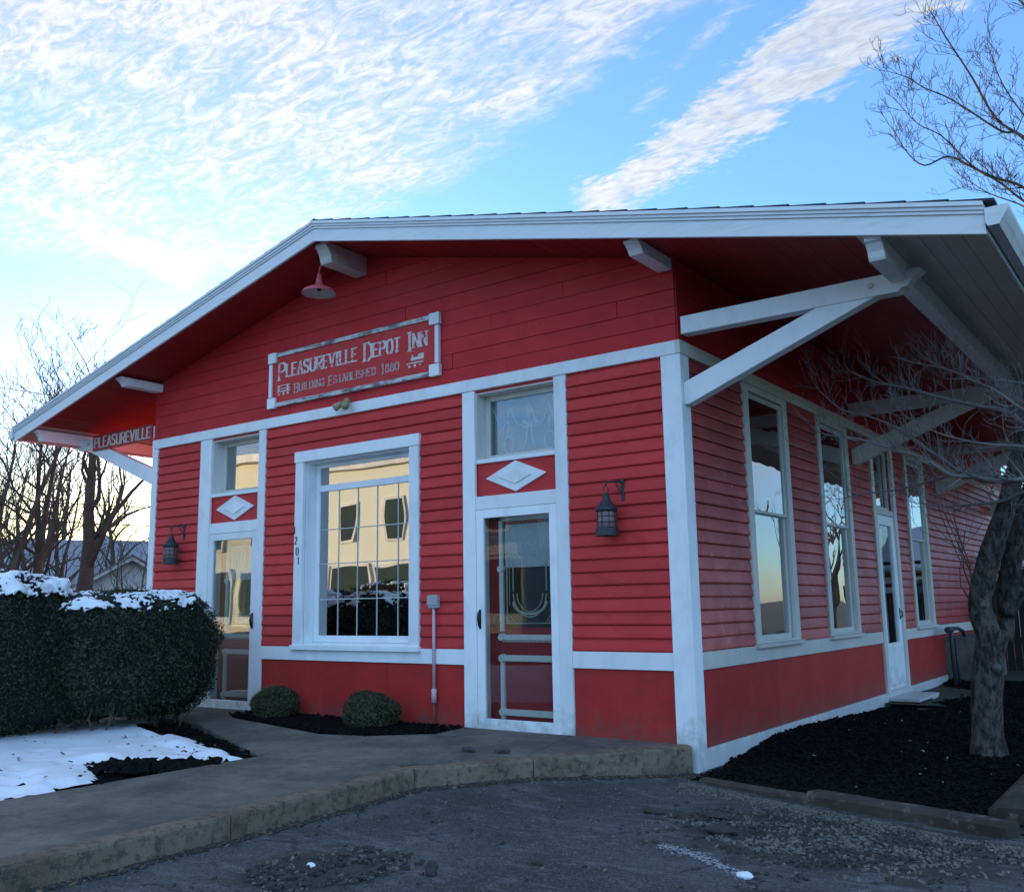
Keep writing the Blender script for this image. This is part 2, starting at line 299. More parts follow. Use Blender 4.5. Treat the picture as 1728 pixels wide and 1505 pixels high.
# ---------------------------------------------------------------- mesh helpers
def origin_of(o):
    v = Vector((0, 0, 0))
    while o is not None: v += o.location; o = o.parent
    return v
class MB:
    def __init__(s): s.v = []; s.f = []
    def add(s, vs, fs):
        b = len(s.v); s.v += [tuple(x) for x in vs]; s.f += [tuple(b+i for i in f) for f in fs]; return s
    def box(s, x0, x1, y0, y1, z0, z1):
        vs = [(x, y, z) for z in (z0, z1) for y in (y0, y1) for x in (x0, x1)]
        return s.add(vs, [(0, 2, 3, 1), (4, 5, 7, 6), (0, 1, 5, 4), (2, 6, 7, 3), (0, 4, 6, 2), (1, 3, 7, 5)])
    def hexa(s, a, b):                                # two quads a, b (lists of 4 points)
        return s.add(list(a)+list(b), [(0, 3, 2, 1), (4, 5, 6, 7), (0, 1, 5, 4), (1, 2, 6, 5), (2, 3, 7, 6), (3, 0, 4, 7)])
    def prism(s, poly, d):                            # polygon of points extruded by vector d
        n = len(poly); d = Vector(d); vs = [Vector(p) for p in poly]; vs += [p+d for p in vs]
        return s.add(vs, [tuple(range(n))[::-1], tuple(range(n, 2*n))]+[(i, (i+1) % n, n+(i+1) % n, n+i) for i in range(n)])
    def bar(s, a, b, w_, t_, up=(0, 0, 1)):           # rectangular bar a->b, width w_ (sideways) and thickness t_ (up)
        a, b = Vector(a), Vector(b); d = (b-a).normalized(); u = Vector(up)
        sd_ = d.cross(u)
        if sd_.length < 1e-4: sd_ = d.cross(Vector((1, 0, 0)))
        sd_.normalize(); u = sd_.cross(d).normalized(); sd_ *= w_/2; u *= t_/2
        q = lambda p: [p-sd_-u, p+sd_-u, p+sd_+u, p-sd_+u]
        return s.hexa(q(a), q(b))
    def tube(s, pts, rad, n=8, cap=True):
        pts = [Vector(p) for p in pts]; rad = rad if isinstance(rad, (list, tuple)) else [rad]*len(pts)
        b = len(s.v); u = None
        for i, p in enumerate(pts):
            d = (pts[min(i+1, len(pts)-1)]-pts[max(i-1, 0)])
            if d.length < 1e-7: d = Vector((0, 0, 1))
            d.normalize()
            if u is None: u = d.orthogonal().normalized()
            else:
                u = u-d*u.dot(d)
                u = u.normalized() if u.length > 1e-5 else d.orthogonal().normalized()
            vv = d.cross(u)
            for k in range(n):
                a = 2*PI*k/n; s.v.append(tuple(p+(u*math.cos(a)+vv*math.sin(a))*rad[i]))
        for i in range(len(pts)-1):
            for k in range(n):
                k2 = (k+1) % n; s.f.append((b+i*n+k, b+i*n+k2, b+(i+1)*n+k2, b+(i+1)*n+k))
        if cap: s.f.append(tuple(b+k for k in range(n))[::-1]); s.f.append(tuple(b+(len(pts)-1)*n+k for k in range(n)))
        return s
    def lathe(s, prof, c, n=20, axis='z'):            # (radius, height) profile about a vertical axis
        b = len(s.v)
        for r, h in prof:
            for k in range(n):
                a = 2*PI*k/n; s.v.append((c[0]+r*math.cos(a), c[1]+r*math.sin(a), c[2]+h))
        for i in range(len(prof)-1):
            for k in range(n):
                k2 = (k+1) % n; s.f.append((b+i*n+k, b+i*n+k2, b+(i+1)*n+k2, b+(i+1)*n+k))
        return s
    def build(s, name, mat, parent=None, smooth=False, bevel=0, fix=True):
        o0 = origin_of(parent)
        me = bpy.data.meshes.new(name)
        me.from_pydata([(x-o0.x, y-o0.y, z-o0.z) for x, y, z in s.v], [], s.f)
        if fix and len(s.v) < 20000:
            bm = bmesh.new(); bm.from_mesh(me); bmesh.ops.recalc_face_normals(bm, faces=bm.faces); bm.to_mesh(me); bm.free()
        if smooth: me.polygons.foreach_set('use_smooth', [True]*len(me.polygons))
        me.materials.append(M[mat] if isinstance(mat, str) else mat)
        o = bpy.data.objects.new(name, me); COL.objects.link(o); o.parent = parent
        if bevel:
            b = o.modifiers.new('bevel', 'BEVEL'); b.width = bevel; b.segments = 1; b.limit_method = 'ANGLE'; b.angle_limit = R(50)
        return o
def tag(o, label=None, cat=None, group=None, kind=None):
    if label: o['label'] = label
    if cat: o['category'] = cat
    if group: o['group'] = group
    if kind: o['kind'] = kind
    return o
def thing(name, loc, label, cat, group=None):
    o = bpy.data.objects.new(name, None); COL.objects.link(o); o.location = loc; o.empty_display_size = .1
    return tag(o, label, cat, group)
def ss(a, b, x):
    t_ = min(1, max(0, (x-a)/(b-a))); return t_*t_*(3-2*t_)
def lerp(a, b, t_): return a+(b-a)*t_
def interp(tab, x):
    if x <= tab[0][0]: return tab[0][1]
    for (a, b), (c, d) in zip(tab, tab[1:]):
        if x <= c: return lerp(b, d, (x-a)/(c-a))
    return tab[-1][1]
def fbm(x, y, z=0): return noise.fractal(Vector((x, y, z)), 1., 2., 4)

# wall faces: u along the wall, o outward, z up
class Face:
    def __init__(s, k): s.k = k
    def P(s, u, o, z):
        return {'F': (u, -o, z), 'S': (o, u, z), 'L': (-8-o, u, z)}[s.k]
    def box(s, mb, u0, u1, o0, o1, z0, z1):
        return mb.hexa([s.P(u0, o0, z0), s.P(u1, o0, z0), s.P(u1, o0, z1), s.P(u0, o0, z1)], [s.P(u0, o1, z0), s.P(u1, o1, z0), s.P(u1, o1, z1), s.P(u0, o1, z1)])
FR, SI, LE = Face('F'), Face('S'), Face('L')
def fbox(face, name, mat, par, u0, u1, o0, o1, z0, z1, bevel=.003):
    return face.box(MB(), u0, u1, o0, o1, z0, z1).build(name, mat, par, bevel=bevel)

# ---------------------------------------------------------------- ground
def lot_z(x, y): return -.145-.085*ss(-1.0, .2, x)*ss(-3.0, -.6, y)-.02*ss(0, 3, x)+.010*fbm(x*1.2, y*1.2)
def grid(x0, x1, y0, y1, step, fz, keep=None):
    nx = int((x1-x0)/step)+1; ny = int((y1-y0)/step)+1; mb = MB()
    for j in range(ny):
        for i in range(nx):
            x = x0+(x1-x0)*i/(nx-1); y = y0+(y1-y0)*j/(ny-1); mb.v.append((x, y, fz(x, y)))
    for j in range(ny-1):
        for i in range(nx-1):
            a = j*nx+i
            if keep is None or keep(*mb.v[a][:2]): mb.f.append((a, a+1, a+nx+1, a+nx))
    return mb
g = MB(); g.add([(-900, -900, -.42), (900, -900, -.42), (900, 900, -.42), (-900, 900, -.42)], [(0, 1, 2, 3)])
tag(g.build('ground', 'grass', fix=False), kind='structure')
lw = grid(-60, -2.5, -14.5, 40, .8, lambda x, y: -.10-.0*x+.03*fbm(x*.3, y*.3))
tag(lw.build('lawn', 'grass', smooth=True, fix=False), kind='structure')
def lot_all(x, y):
    b = .0
    # crumbled, sunken patches
    b -= .020*ss(.9, .4, math.hypot((x-1.75)/1.15, (y+1.75)/.95)+.35*fbm(x*2.2, y*2.2))
    b -= .018*ss(.9, .4, math.hypot((x+.22)/.42, (y+4.0)/.55)+.35*fbm(x*3, y*3))
    return lot_z(x, y)+b+.004*fbm(x*9, y*9)
lot = grid(-2.1, 4.9, -6.6, .6, .035, lot_all)
L1 = tag(lot.build('parking_lot', 'asphalt', smooth=True, fix=False), kind='structure')
far = MB()
for q in [((4.9, -26, -.27), (30, -26, -.27), (30, 1, -.27), (4.9, 1, -.27)), ((-2.1, -26, -.17), (4.9, -26, -.20), (4.9, -6.6, -.20), (-2.1, -6.6, -.17)), ((-80, -26, -.17), (-2.1, -26, -.17), (-2.1, -14.5, -.17), (-80, -14.5, -.17))]:
    far.add(q, [(0, 1, 2, 3)])
tag(far.build('road', 'asphalt', fix=False), kind='structure')

# sidewalk slabs (tops at z=0)
EDGE = [(-1.10, -9.5), (-1.145, -5.213), (-1.124, -3.893), (-1.262, -2.132), (-.764, -1.305), (.003, -.075)]
LEFT = [(-2.85, -9.5), (-2.80, -4.41), (-2.78, -3.6), (-2.82, -2.30)]
def slab(poly, name='slab', mat='concrete', top=0., bot=-.45, par=None, wob=.006):
    mb = MB(); n = len(poly)
    mb.prism([(x, y, bot) for x, y in poly], (0, 0, top-bot)); o = mb.build(name, mat, par, bevel=.012); return o
walk = thing('sidewalk', (-2, -3, 0), None, None); walk['kind'] = 'structure'
KW = .15
def inner(p, q, w_=KW):
    return p
# kerb strip follows the edge, slabs sit inside it
def offs(pts, d):
    out = []
    for i, p in enumerate(pts):
        a = Vector(pts[max(i-1, 0)]); b = Vector(pts[min(i+1, len(pts)-1)]); t_ = (b-a).normalized()
        out.append((p[0]-t_.y*d, p[1]+t_.x*d))
    return out
IN = offs(EDGE, KW)
def rough_kerb(p0, p1, q0, q1, par):
    # p outer edge, q inner edge; a subdivided block with slightly eroded top edge
    mb = MB(); n = max(3, int((Vector(p1)-Vector(p0)).length/.06)); rows = []
    for i in range(n+1):
        t_ = i/n; po = Vector(p0).lerp(Vector(p1), t_); qi = Vector(q0).lerp(Vector(q1), t_); d = (qi-po)
        e = .010*fbm(po.x*7, po.y*7, 3); e2 = .012*abs(fbm(po.x*11, po.y*11, 9))
        rr = []
        for s_, z in ((-.03+e, -.5), (-.02+e, -.17), (-.004+e*1.2, -.09+e), (0+e, -.02), (.05+e2, -.002-e2*.4), (.5, .003), (1.0, .001)):
            pp = po+d*s_; rr.append((pp.x, pp.y, z))
        rows.append(rr)
    k = len(rows[0])
    for r in rows: mb.v += r
    for i in range(n):
        for j in range(k-1): a = i*k+j; mb.f.append((a, a+1, a+k+1, a+k))
    mb.f.append(tuple(range(k))); mb.f.append(tuple(n*k+j for j in range(k))[::-1])
    return mb.build('kerb', 'kerb', par)
for i in range(len(EDGE)-1):
    a, b = EDGE[i], EDGE[i+1]; dv = (Vector(b)-Vector(a)).normalized()*.004
    rough_kerb((a[0]+dv.x, a[1]+dv.y), (b[0]-dv.x, b[1]-dv.y), IN[i], IN[i+1], walk)
g_ = .008
slab([IN[0], (IN[1][0], -6.2), (-2.83, -6.2), LEFT[0]], par=walk)
slab([(IN[1][0], -6.2+g_), (IN[1][0], IN[1][1]), (IN[2][0]-.0, -3.86), (-2.79, -3.72), (-2.80, -4.41), (-2.83, -6.2+g_)], par=walk)
slab([(IN[2][0], -3.86+g_), IN[3], (-1.5, -2.02), (-2.82, -2.30), (-2.79, -3.72+g_)], par=walk)
slab([(IN[3][0]-.10, IN[3][1]+.115), (IN[4][0]-.0, IN[4][1]), (-1.25, .02), (-2.5, .02), (-2.42, -.55), (-2.9, -.98), (-2.82, -2.29)], par=walk)
slab([(IN[4][0]+g_, IN[4][1]+g_), (IN[5][0], IN[5][1]), (-.02, .02), (-1.24, .02)], par=walk)
slab([(-2.83, -2.28), (-2.91, -.98), (-3.4, -1.10), (-5.3, -.62), (-5.72, -.40), (-5.5, .02), (-7.4, .02), (-7.4, -.9), (-5.3, -1.12)], par=walk)

# bed along the front wall and dark soil strip by the hedge
def blob(poly, top, name, mat, jag=.03, dens=.12, label=None, cat=None, kind=None, z0=-.3, parent=None, hump=.03):
    """irregular low mound: polygon outline resampled and jittered, domed towards the middle"""
    pts = []
    for a, b in zip(poly, poly[1:]+poly[:1]):
        a, b = Vector(a), Vector(b); n = max(1, int((b-a).length/dens))
        for i in range(n):
            p = a.lerp(b, i/n); pts.append(p+Vector((random.uniform(-jag, jag), random.uniform(-jag, jag))))
    c = sum(pts, Vector((0, 0)))/len(pts); mb = MB(); rings = [(1.0, z0-top), (1.0, -.012), (.97, 0), (.85, hump*.5), (.6, hump), (.3, hump*1.15)]
    n = len(pts)
    for s_, dz in rings:
        for p in pts:
            q = c+(p-c)*s_; mb.v.append((q.x, q.y, top+dz+(hump*.5*fbm(q.x*3, q.y*3) if s_ < .98 else 0)))
    for r in range(len(rings)-1):
        for i in range(n): j = (i+1) % n; mb.f.append((r*n+i, r*n+j, (r+1)*n+j, (r+1)*n+i))
    mb.v.append((c.x, c.y, top+hump*1.2)); k = len(mb.v)-1
    for i in range(n): mb.f.append(((len(rings)-1)*n+i, (len(rings)-1)*n+(i+1) % n, k))
    o = mb.build(name, mat, parent, smooth=True, fix=False)
    if kind: o['kind'] = kind
    return tag(o, label, cat)
blob([(-5.62, .02), (-5.72, -.38), (-5.3, -.60), (-3.4, -1.07), (-2.91, -.96), (-2.44, -.53), (-2.50, .02)], -.035, 'front_flower_bed', 'mulch', .012, .1, kind='structure', hump=.05)
blob([(-8.2, -8), (-2.86, -8), (-2.81, -4.4), (-2.80, -3.0), (-2.84, -2.28), (-5.3, -1.14), (-7.6, -.92), (-8.2, -1.5)], -.045, 'hedge_bed', 'mulch', .006, .12, kind='structure', hump=.02)
# right-hand mulch bed
WALLZ = [(.0, -.30), (.12, -.277), (.66, -.219), (1.84, -.105), (3.48, -.146), (5.77, -.24), (8.1, -.223), (9.5, -.12), (12, -.12)]
def mulch_z(x, y):
    z = interp(WALLZ, y); z = lerp(z, -.13, ss(0, 1.4, x)*ss(.3, 2, y))
    front = -.30-.32*x+.04
    z = lerp(-.22, z, ss(-.9, .9, y+.25*x))
    z += .018*fbm(x*2.3, y*2.3)+.01*fbm(x*9, y*9)
    if x > .10: z = max(z, lot_z(x, y)+.022*ss(.10, .5, x))
    return z
def in_bed(x, y): return x > -.05 and y > -.20-.33*x and (x < 2.38 or y > .9 or x < 2.36+.0*y) and y < 9.6
mb_ = grid(-.02, 5.0, -1.1, 9.6, .07, mulch_z, lambda x, y: (y > -.34-.27*x) and (x < 2.46+.04*y))
tag(mb_.build('mulch_bed', 'mulch', smooth=True, fix=False), kind='structure')
yard = grid(.0, 14, 5.6, 40, .5, lambda x, y: -.17+.02*fbm(x, y), lambda x, y: True)
tag(yard.build('back_yard', 'grass', smooth=True, fix=False), kind='structure')
gy = MB(); gy.add([(2.42, -.9, -.235), (12, -.9, -.25), (12, 5.7, -.2), (2.42, 5.7, -.2)], [(0, 1, 2, 3)])
tag(gy.build('side_yard', 'grass', fix=False), kind='structure')

def chip_mesh(name, mat, n, place, size, flat=.35, kind='stuff', label=None, cat=None):
    mb = MB()
    for i in range(n):
        p = place()
        if p is None: continue
        s_ = random.uniform(*size); l_ = s_*random.uniform(1, 2.4); h_ = s_*flat*random.uniform(.6, 1.3)
        rot = Matrix.Rotation(random.uniform(0, 2*PI), 3, 'Z') @ Matrix.Rotation(random.gauss(0, .35), 3, 'X') @ Matrix.Rotation(random.gauss(0, .35), 3, 'Y')
        vs = []
        for sz in (-1, 1):
            for sx, sy in ((-1, -1), (1, -1), (1, 1), (-1, 1)):
                k = random.uniform(.55, 1.); vs.append(rot @ Vector((sx*l_*.5*k, sy*s_*.5*k, sz*h_*.5))+Vector(p))
        mb.add(vs, [(0, 3, 2, 1), (4, 5, 6, 7), (0, 1, 5, 4), (1, 2, 6, 5), (2, 3, 7, 6), (3, 0, 4, 7)])
    o = mb.build(name, mat, fix=False); o['kind'] = kind; return tag(o, label, cat)
def p_bed():
    x = random.uniform(0, 2.5) if random.random() < .7 else random.uniform(0, 2.7); y = random.uniform(-1.0, 7) if random.random() < .85 else random.uniform(5, 9.5)
    if y < -.29-.275*x or x > 2.37: return None
    return (x, y, mulch_z(x, y)+.006)
chip_mesh('mulch_chips', 'mulch_chip', 16000, p_bed, (.012, .038), .35, label='black shredded mulch chips covering the bed along the side wall', cat='mulch')
chip_mesh('mulch_flecks', simple('pale_wood_fleck', (.30, .25, .19), .8, .3), 90, p_bed, (.010, .024), .3, label='pale wood flecks scattered over the black side bed', cat='wood chips')
def p_front():
    x = random.uniform(-5.7, -2.45); y = random.uniform(-1.05, 0)
    lim = interp([(-5.72, -.38), (-5.3, -.6), (-3.4, -1.07), (-2.91, -.96), (-2.44, -.5)], x)
    return None if y < lim else (x, y, -.0+random.uniform(-.01, .015))
chip_mesh('bed_mulch_chips', 'mulch_chip', 3500, p_front, (.012, .03), .35, label='dark mulch chips in the narrow bed under the large front window', cat='mulch')
def p_hb():
    x = random.uniform(-5.6, -2.8); y = random.uniform(-3.6, -1.1)
    k = interp([(-5.6, -1.08), (-2.82, -2.28)], x)-y
    if k < 0 or k > .50: return None
    return (x, y, -.02+random.uniform(-.01, .012))
chip_mesh('hedge_bed_chips', 'mulch_chip', 3500, p_hb, (.012, .032), .4, label='dark mulch chips between the snow and the entrance walk', cat='mulch')
def p_clods():
    t_ = random.random(); x = lerp(-3.55, -2.83, t_); y = lerp(-3.25, -2.85, t_)+random.gauss(0, .13)
    if x > -2.83: return None
    return (x+random.gauss(0, .03), y, -.005)
chip_mesh('soil_clods', 'mulch_chip', 420, p_clods, (.03, .07), .6, label='black soil clods showing through the snow edge beside the walk', cat='soil')

# gravel on the broken asphalt at right, and the small broken spot at the bottom left
def broken(cx, cy, rx, ry, k=2.2):
    def f():
        x = cx+random.gauss(0, rx*.55); y = cy+random.gauss(0, ry*.55)
        if math.hypot((x-cx)/rx, (y-cy)/ry)+.45*fbm(x*k, y*k) > .95 or x < -1 or y > -.45-.33*max(0, x) or random.random() < .5+1.6*fbm(x*4.5, y*6.5, k): return None
        return (x, y, lot_all(x, y)+.004)
    return f
chip_mesh('gravel_patch', 'gravel', 3600, broken(1.75, -1.75, 1.15, .95, 3.4), (.005, .022), .7, label='loose pale gravel in the broken asphalt before the mulch bed', cat='gravel')
chip_mesh('asphalt_crumbs', 'gravel_dark', 3800, broken(1.7, -1.8, 1.1, .95, 2.6), (.008, .026), .6, label='dark crumbled asphalt in the broken patch before the mulch bed', cat='rubble')
chip_mesh('pothole_gravel', 'gravel', 700, broken(-.22, -4.0, .40, .50, 3), (.008, .022), .7, label='pale gravel in the small pothole nearest the kerb', cat='gravel')
chip_mesh('pothole_crumbs', 'gravel_dark', 900, broken(-.20, -4.0, .36, .45, 3), (.012, .04), .6, label='black asphalt crumbs in the small pothole nearest the kerb', cat='rubble')
def p_lot():
    x = random.uniform(-1, 3.6); y = random.uniform(-5.2, -.4)
    if y > -.45-.33*max(0, x): return None
    return (x, y, lot_all(x, y)+.002)
chip_mesh('scattered_pebbles', 'gravel', 550, p_lot, (.005, .015), .7, label='tiny pebbles scattered thinly over the asphalt lot', cat='pebbles')
chip_mesh('scattered_crumbs', 'gravel_dark', 260, p_lot, (.010, .028), .6, label='tiny black crumbs scattered thinly over the asphalt lot', cat='rubble')
def p_kerb():
    i = random.choice([1, 2, 2, 3, 3, 4]); a, b = Vector(EDGE[i]), Vector(EDGE[i+1]); p = a.lerp(b, random.random()); d = (b-a).normalized()
    o_ = abs(random.gauss(0, .035))+.012; x, y = p.x+d.y*o_, p.y-d.x*o_
    return (x, y, lot_all(x, y)+.004)
chip_mesh('leaf_litter', 'leaf_litter', 900, p_kerb, (.008, .028), .25, label='dry leaf litter gathered along the foot of the kerb', cat='leaf litter')
chip_mesh('kerb_grit', 'gravel_dark', 2600, p_kerb, (.006, .022), .6, label='dark grit gathered along the foot of the kerb', cat='grit')
def p_tim():
    x = random.uniform(.1, 3.2); y = -.42-.34*x-abs(random.gauss(0, .12)); return (x, y, lot_all(x, y)+.003)
chip_mesh('edge_gravel', 'gravel', 2600, p_tim, (.005, .016), .7, label='fine pale gravel washed up along the landscape timber', cat='gravel')

def p_snowbits():
    x = random.uniform(-5.4, -2.95); y = random.uniform(-4.6, -2.0)
    return (x, y, .030) if x < -3.0-.35*max(0, -2.4-y)*0 else None
chip_mesh('snow_debris', 'leaf_litter', 70, p_snowbits, (.010, .028), .2, label='brown leaf scraps lying on the snow patch by the walk', cat='leaf litter')
def rock(name, c, s, mat, label, cat, seed=1, lumps=.25):
    bm = bmesh.new(); bmesh.ops.create_icosphere(bm, subdivisions=2, radius=1)
    mb = MB()
    for v_ in bm.verts:
        k = 1+lumps*noise.noise(v_.co*1.7+Vector((seed*3.1, 0, 0))); q = v_.co*k
        q.z = max(q.z, -.5); mb.v.append((c[0]+q.x*s[0], c[1]+q.y*s[1], c[2]+q.z*s[2]))
    mb.f = [tuple(v_.index for v_ in f.verts) for f in bm.faces]; bm.free()
    return tag(mb.build(name, mat, fix=False), label, cat)
rock('stone', (-1.443, -1.273, .022), (.075, .045, .020), 'stone', 'left of the two small dark stones lying on the walk before the door', 'stone', 1)
rock('stone', (-1.15, -1.19, .020), (.085, .04, .017), 'stone', 'right of the two small dark stones lying on the walk before the door', 'stone', 2)
rock('asphalt_chunk', (.50, -1.72, lot_all(.5, -1.7)+.02), (.085, .04, .022), 'gravel_dark', 'flat dark asphalt chunk on the lot between the kerb and the gravel patch', 'asphalt chunk', 3)
rock('asphalt_chunk', (1.12, -2.05, lot_all(1.12, -2.05)+.025), (.10, .06, .03), 'gravel_dark', 'flat asphalt chunk at the near edge of the gravel patch', 'asphalt chunk', 4)
rock('asphalt_chunk', (.92, -1.62, lot_all(.92, -1.62)+.022), (.12, .06, .022), 'gravel_dark', 'long flat asphalt chunk at the left tip of the gravel patch', 'asphalt chunk', 5)
rock('clod', (.28, -3.72, lot_all(.28, -3.72)+.014), (.035, .028, .026), 'gravel_dark', 'left of two black clods on the asphalt at the bottom middle', 'clod', 6)
rock('clod', (.36, -3.82, lot_all(.36, -3.8)+.014), (.035, .028, .028), 'gravel_dark', 'right of two black clods on the asphalt at the bottom middle', 'clod', 7)
rock('clod', (.66, -3.33, lot_all(.66, -3.33)+.010), (.04, .02, .018), 'gravel_dark', 'lone black clod on the asphalt right of the pair of clods', 'clod', 8)
rock('clod', (-.14, -3.72, lot_all(-.14, -3.72)+.010), (.035, .02, .02), 'gravel_dark', 'black clod on the asphalt beside the small pothole', 'clod', 9)
rock('snow_lump', (1.66, -2.97, lot_all(1.66, -2.97)+.012), (.045, .03, .02), 'snow', 'small white snow lump alone on the asphalt at the bottom right', 'snow', 10, .15)
rock('snow_lump', (-.34, -3.98, lot_all(-.34, -3.98)+.01), (.03, .02, .018), 'snow', 'tiny snow lump at the edge of the small pothole', 'snow', 11, .15)
blob([(-1.42, -5.6), (-1.14, -5.6), (-1.16, -5.02), (-1.19, -4.86), (-1.24, -5.0)], -.12, 'snow_strip', 'snow', .008, .05, 'thin strip of snow lying in the gutter at the bottom left', 'snow', hump=.012)
# white paint mark remains on the asphalt
mk = MB()
for i in range(420):
    t_ = random.random(); x = lerp(1.02, 1.66, t_)+random.gauss(0, .012); y = lerp(-2.62, -2.98, t_)+.05*math.sin(t_*3)+random.gauss(0, .034)
    s_ = random.uniform(.003, .009); z = lot_all(x, y)+.004; mk.add([(x-s_, y-s_*.6, z), (x+s_, y-s_*.7, z), (x+s_*.8, y+s_*.6, z+.001), (x-s_*.7, y+s_*.6, z+.001)], [(0, 1, 2, 3)])
tag(mk.build('paint_mark', simple('worn_white_marking', (.30, .31, .33), .8, .4, 50), fix=False), kind='stuff', label='worn whitish marking arcing across the asphalt beside the snow lump', cat='road marking')

# landscape timbers
def timber(a, b, w_, h_, label, ztop=None):
    mb = MB(); a, b = Vector(a), Vector(b); d = (b-a).normalized(); sd_ = Vector((d.y, -d.x, 0)).normalized(); n = 14
    prof = [(-.5, -.5), (.5, -.5), (.5, .3), (.36, .5), (-.36, .5), (-.5, .3)]; k = len(prof)
    for i in range(n+1):
        p = a.lerp(b, i/n)
        for px, pz in prof:
            jx = .006*fbm(p.x*6+px*9, p.y*6, pz*5); q = p+sd_*(px*w_+jx)+Vector((0, 0, pz*h_+jx)); mb.v.append(tuple(q))
    for i in range(n):
        for j in range(k): j2 = (j+1) % k; mb.f.append((i*k+j, i*k+j2, (i+1)*k+j2, (i+1)*k+j))
    mb.f.append(tuple(range(k))[::-1]); mb.f.append(tuple(n*k+j for j in range(k)))
    return tag(mb.build('landscape_timber', 'timber'), label, 'timber', 'timbers edging the mulch bed')
timber((.22, -.36, -.245), (1.25, -.66, -.235), .10, .10, 'sunken brown landscape timber nearest the building corner')
timber((1.20, -.62, -.220), (2.55, -1.02, -.215), .16, .13, 'long dark weathered landscape timber along the front of the mulch bed')
timber((2.50, -.76, -.165), (2.50, 2.2, -.15), .26, .09, 'wide pale landscape timber at the bed\'s right end, lapping over the front timber')
timber((.55, 5.15, -.20), (4.5, 5.35, -.19), .12, .08, 'low mossy timber crossing the bed behind the leaning tree')
timber((.85, 4.62, -.17), (4.5, 4.72, -.17), .08, .06, 'thin pale timber just behind the trunk of the leaning tree')

# ---------------------------------------------------------------- the depot
depot = thing('depot_building', (0, 0, 0), 'red clapboard railway depot inn with white trim and wide bracketed eaves', 'building')
SOF = lambda x: 5.265-.240*abs(x+4)         # underside of the roof boards
DEPTH = 16.7
def wall_core(face, u0, u1, z0, z1, holes, thick=.14):
    mb = MB(); us = sorted({u0, u1, *[h[0] for h in holes], *[h[1] for h in holes]}); zs = sorted({z0, z1, *[h[2] for h in holes], *[h[3] for h in holes]})
    for a, b in zip(us, us[1:]):
        for c, d in zip(zs, zs[1:]):
            if any(h[0] <= a+1e-6 and h[1] >= b-1e-6 and h[2] <= c+1e-6 and h[3] >= d-1e-6 for h in holes): continue
            face.box(mb, a, b, -thick, 0, c, d)
    return mb
FH = [(-6.69, -5.74, 0, 3.37), (-4.90, -3.22, .75, 2.93), (-2.32, -1.33, 0, 3.37)]
fw = wall_core(FR, -8, 0, -.35, 3.52, FH)
fw.prism([(-8, .003, 3.52), (0, .003, 3.52), (0, .003, SOF(0)), (-4, .003, SOF(-4)), (-8, .003, SOF(-8))], (0, .13, 0))
front = fw.build('front_wall', 'siding', depot)
SH = [(1.503, 2.492, .76, 3.33), (3.738, 4.692, .76, 3.33), (5.93, 6.86, -.04, 3.33), (7.778, 8.742, .76, 3.33)]
sw = wall_core(SI, .145, DEPTH, -.45, SOF(0)+.02, SH)
side = sw.build('side_wall', 'faded', depot)
lw_ = MB(); LE.box(lw_, .145, DEPTH, -.14, 0, -.45, SOF(-8)+.02); left = lw_.build('left_wall', 'siding', depot)
bw = MB(); bw.prism([(-8, DEPTH, -.4), (0, DEPTH, -.4), (0, DEPTH, SOF(0)), (-4, DEPTH, SOF(-4)), (-8, DEPTH, SOF(-8))], (0, -.14, 0)); bw.build('back_wall', 'siding', depot)
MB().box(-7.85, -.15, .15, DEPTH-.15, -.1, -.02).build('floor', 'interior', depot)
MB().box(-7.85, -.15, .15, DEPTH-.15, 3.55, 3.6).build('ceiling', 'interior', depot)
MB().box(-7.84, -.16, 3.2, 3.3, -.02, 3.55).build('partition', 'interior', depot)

def clapboard(face, u0, u1, z, h, mat, par):
    prof = [(0, 0), (.026, .001), (.0295, .012), (.023, h*.45), (.010, h-.008), (.001, h-.003), (0, h-.001)]
    t0, t1 = random.uniform(-.0032, .0032), random.uniform(-.0032, .0032); o0, o1 = random.uniform(-.002, .0025), random.uniform(-.002, .0025)
    n = max(2, int((u1-u0)/.5)); k = len(prof); mb = MB()
    for i in range(n+1):
        f = i/n; u = lerp(u0, u1, f); dz = lerp(t0, t1, f)+(random.uniform(-.0022, .0022) if 0 < i < n else 0); do = lerp(o0, o1, f)
        for o_, zq in prof: mb.v.append(face.P(u, o_+(do if o_ > 0 else 0)+.001, z+zq+dz))
    for i in range(n):
        for j in range(k): j2 = (j+1) % k; mb.f.append((i*k+j, i*k+j2, (i+1)*k+j2, (i+1)*k+j))
    mb.f.append(tuple(range(k))[::-1]); mb.f.append(tuple(n*k+j for j in range(k)))
    return mb.build('clapboard', mat, par)
def siding(face, spans, z0, z1, mat, par, rows=22):
    h = (z1-z0)/rows
    for r in range(rows):
        z = z0+r*h
        for sp in spans:
            u0, u1 = sp[0], sp[1]; zlo = sp[2] if len(sp) > 2 else -9; zhi = sp[3] if len(sp) > 3 else 99
            if z+h*.5 < zlo or z+h*.5 > zhi: continue
            clapboard(face, u0, u1, z, h, mat, par)
siding(FR, [(-7.87, -6.925), (-5.605, -5.045, -9, 3.03), (-3.075, -2.485, -9, 3.03), (-5.605, -2.485, 3.03, 99), (-1.185, -.158)], .758, 3.385, 'siding', front)
siding(SI, [(.142, 1.385), (2.615, 3.615), (4.815, 5.80), (6.985, 7.655), (8.865, DEPTH-.12)], .758, 3.385, 'faded', side)

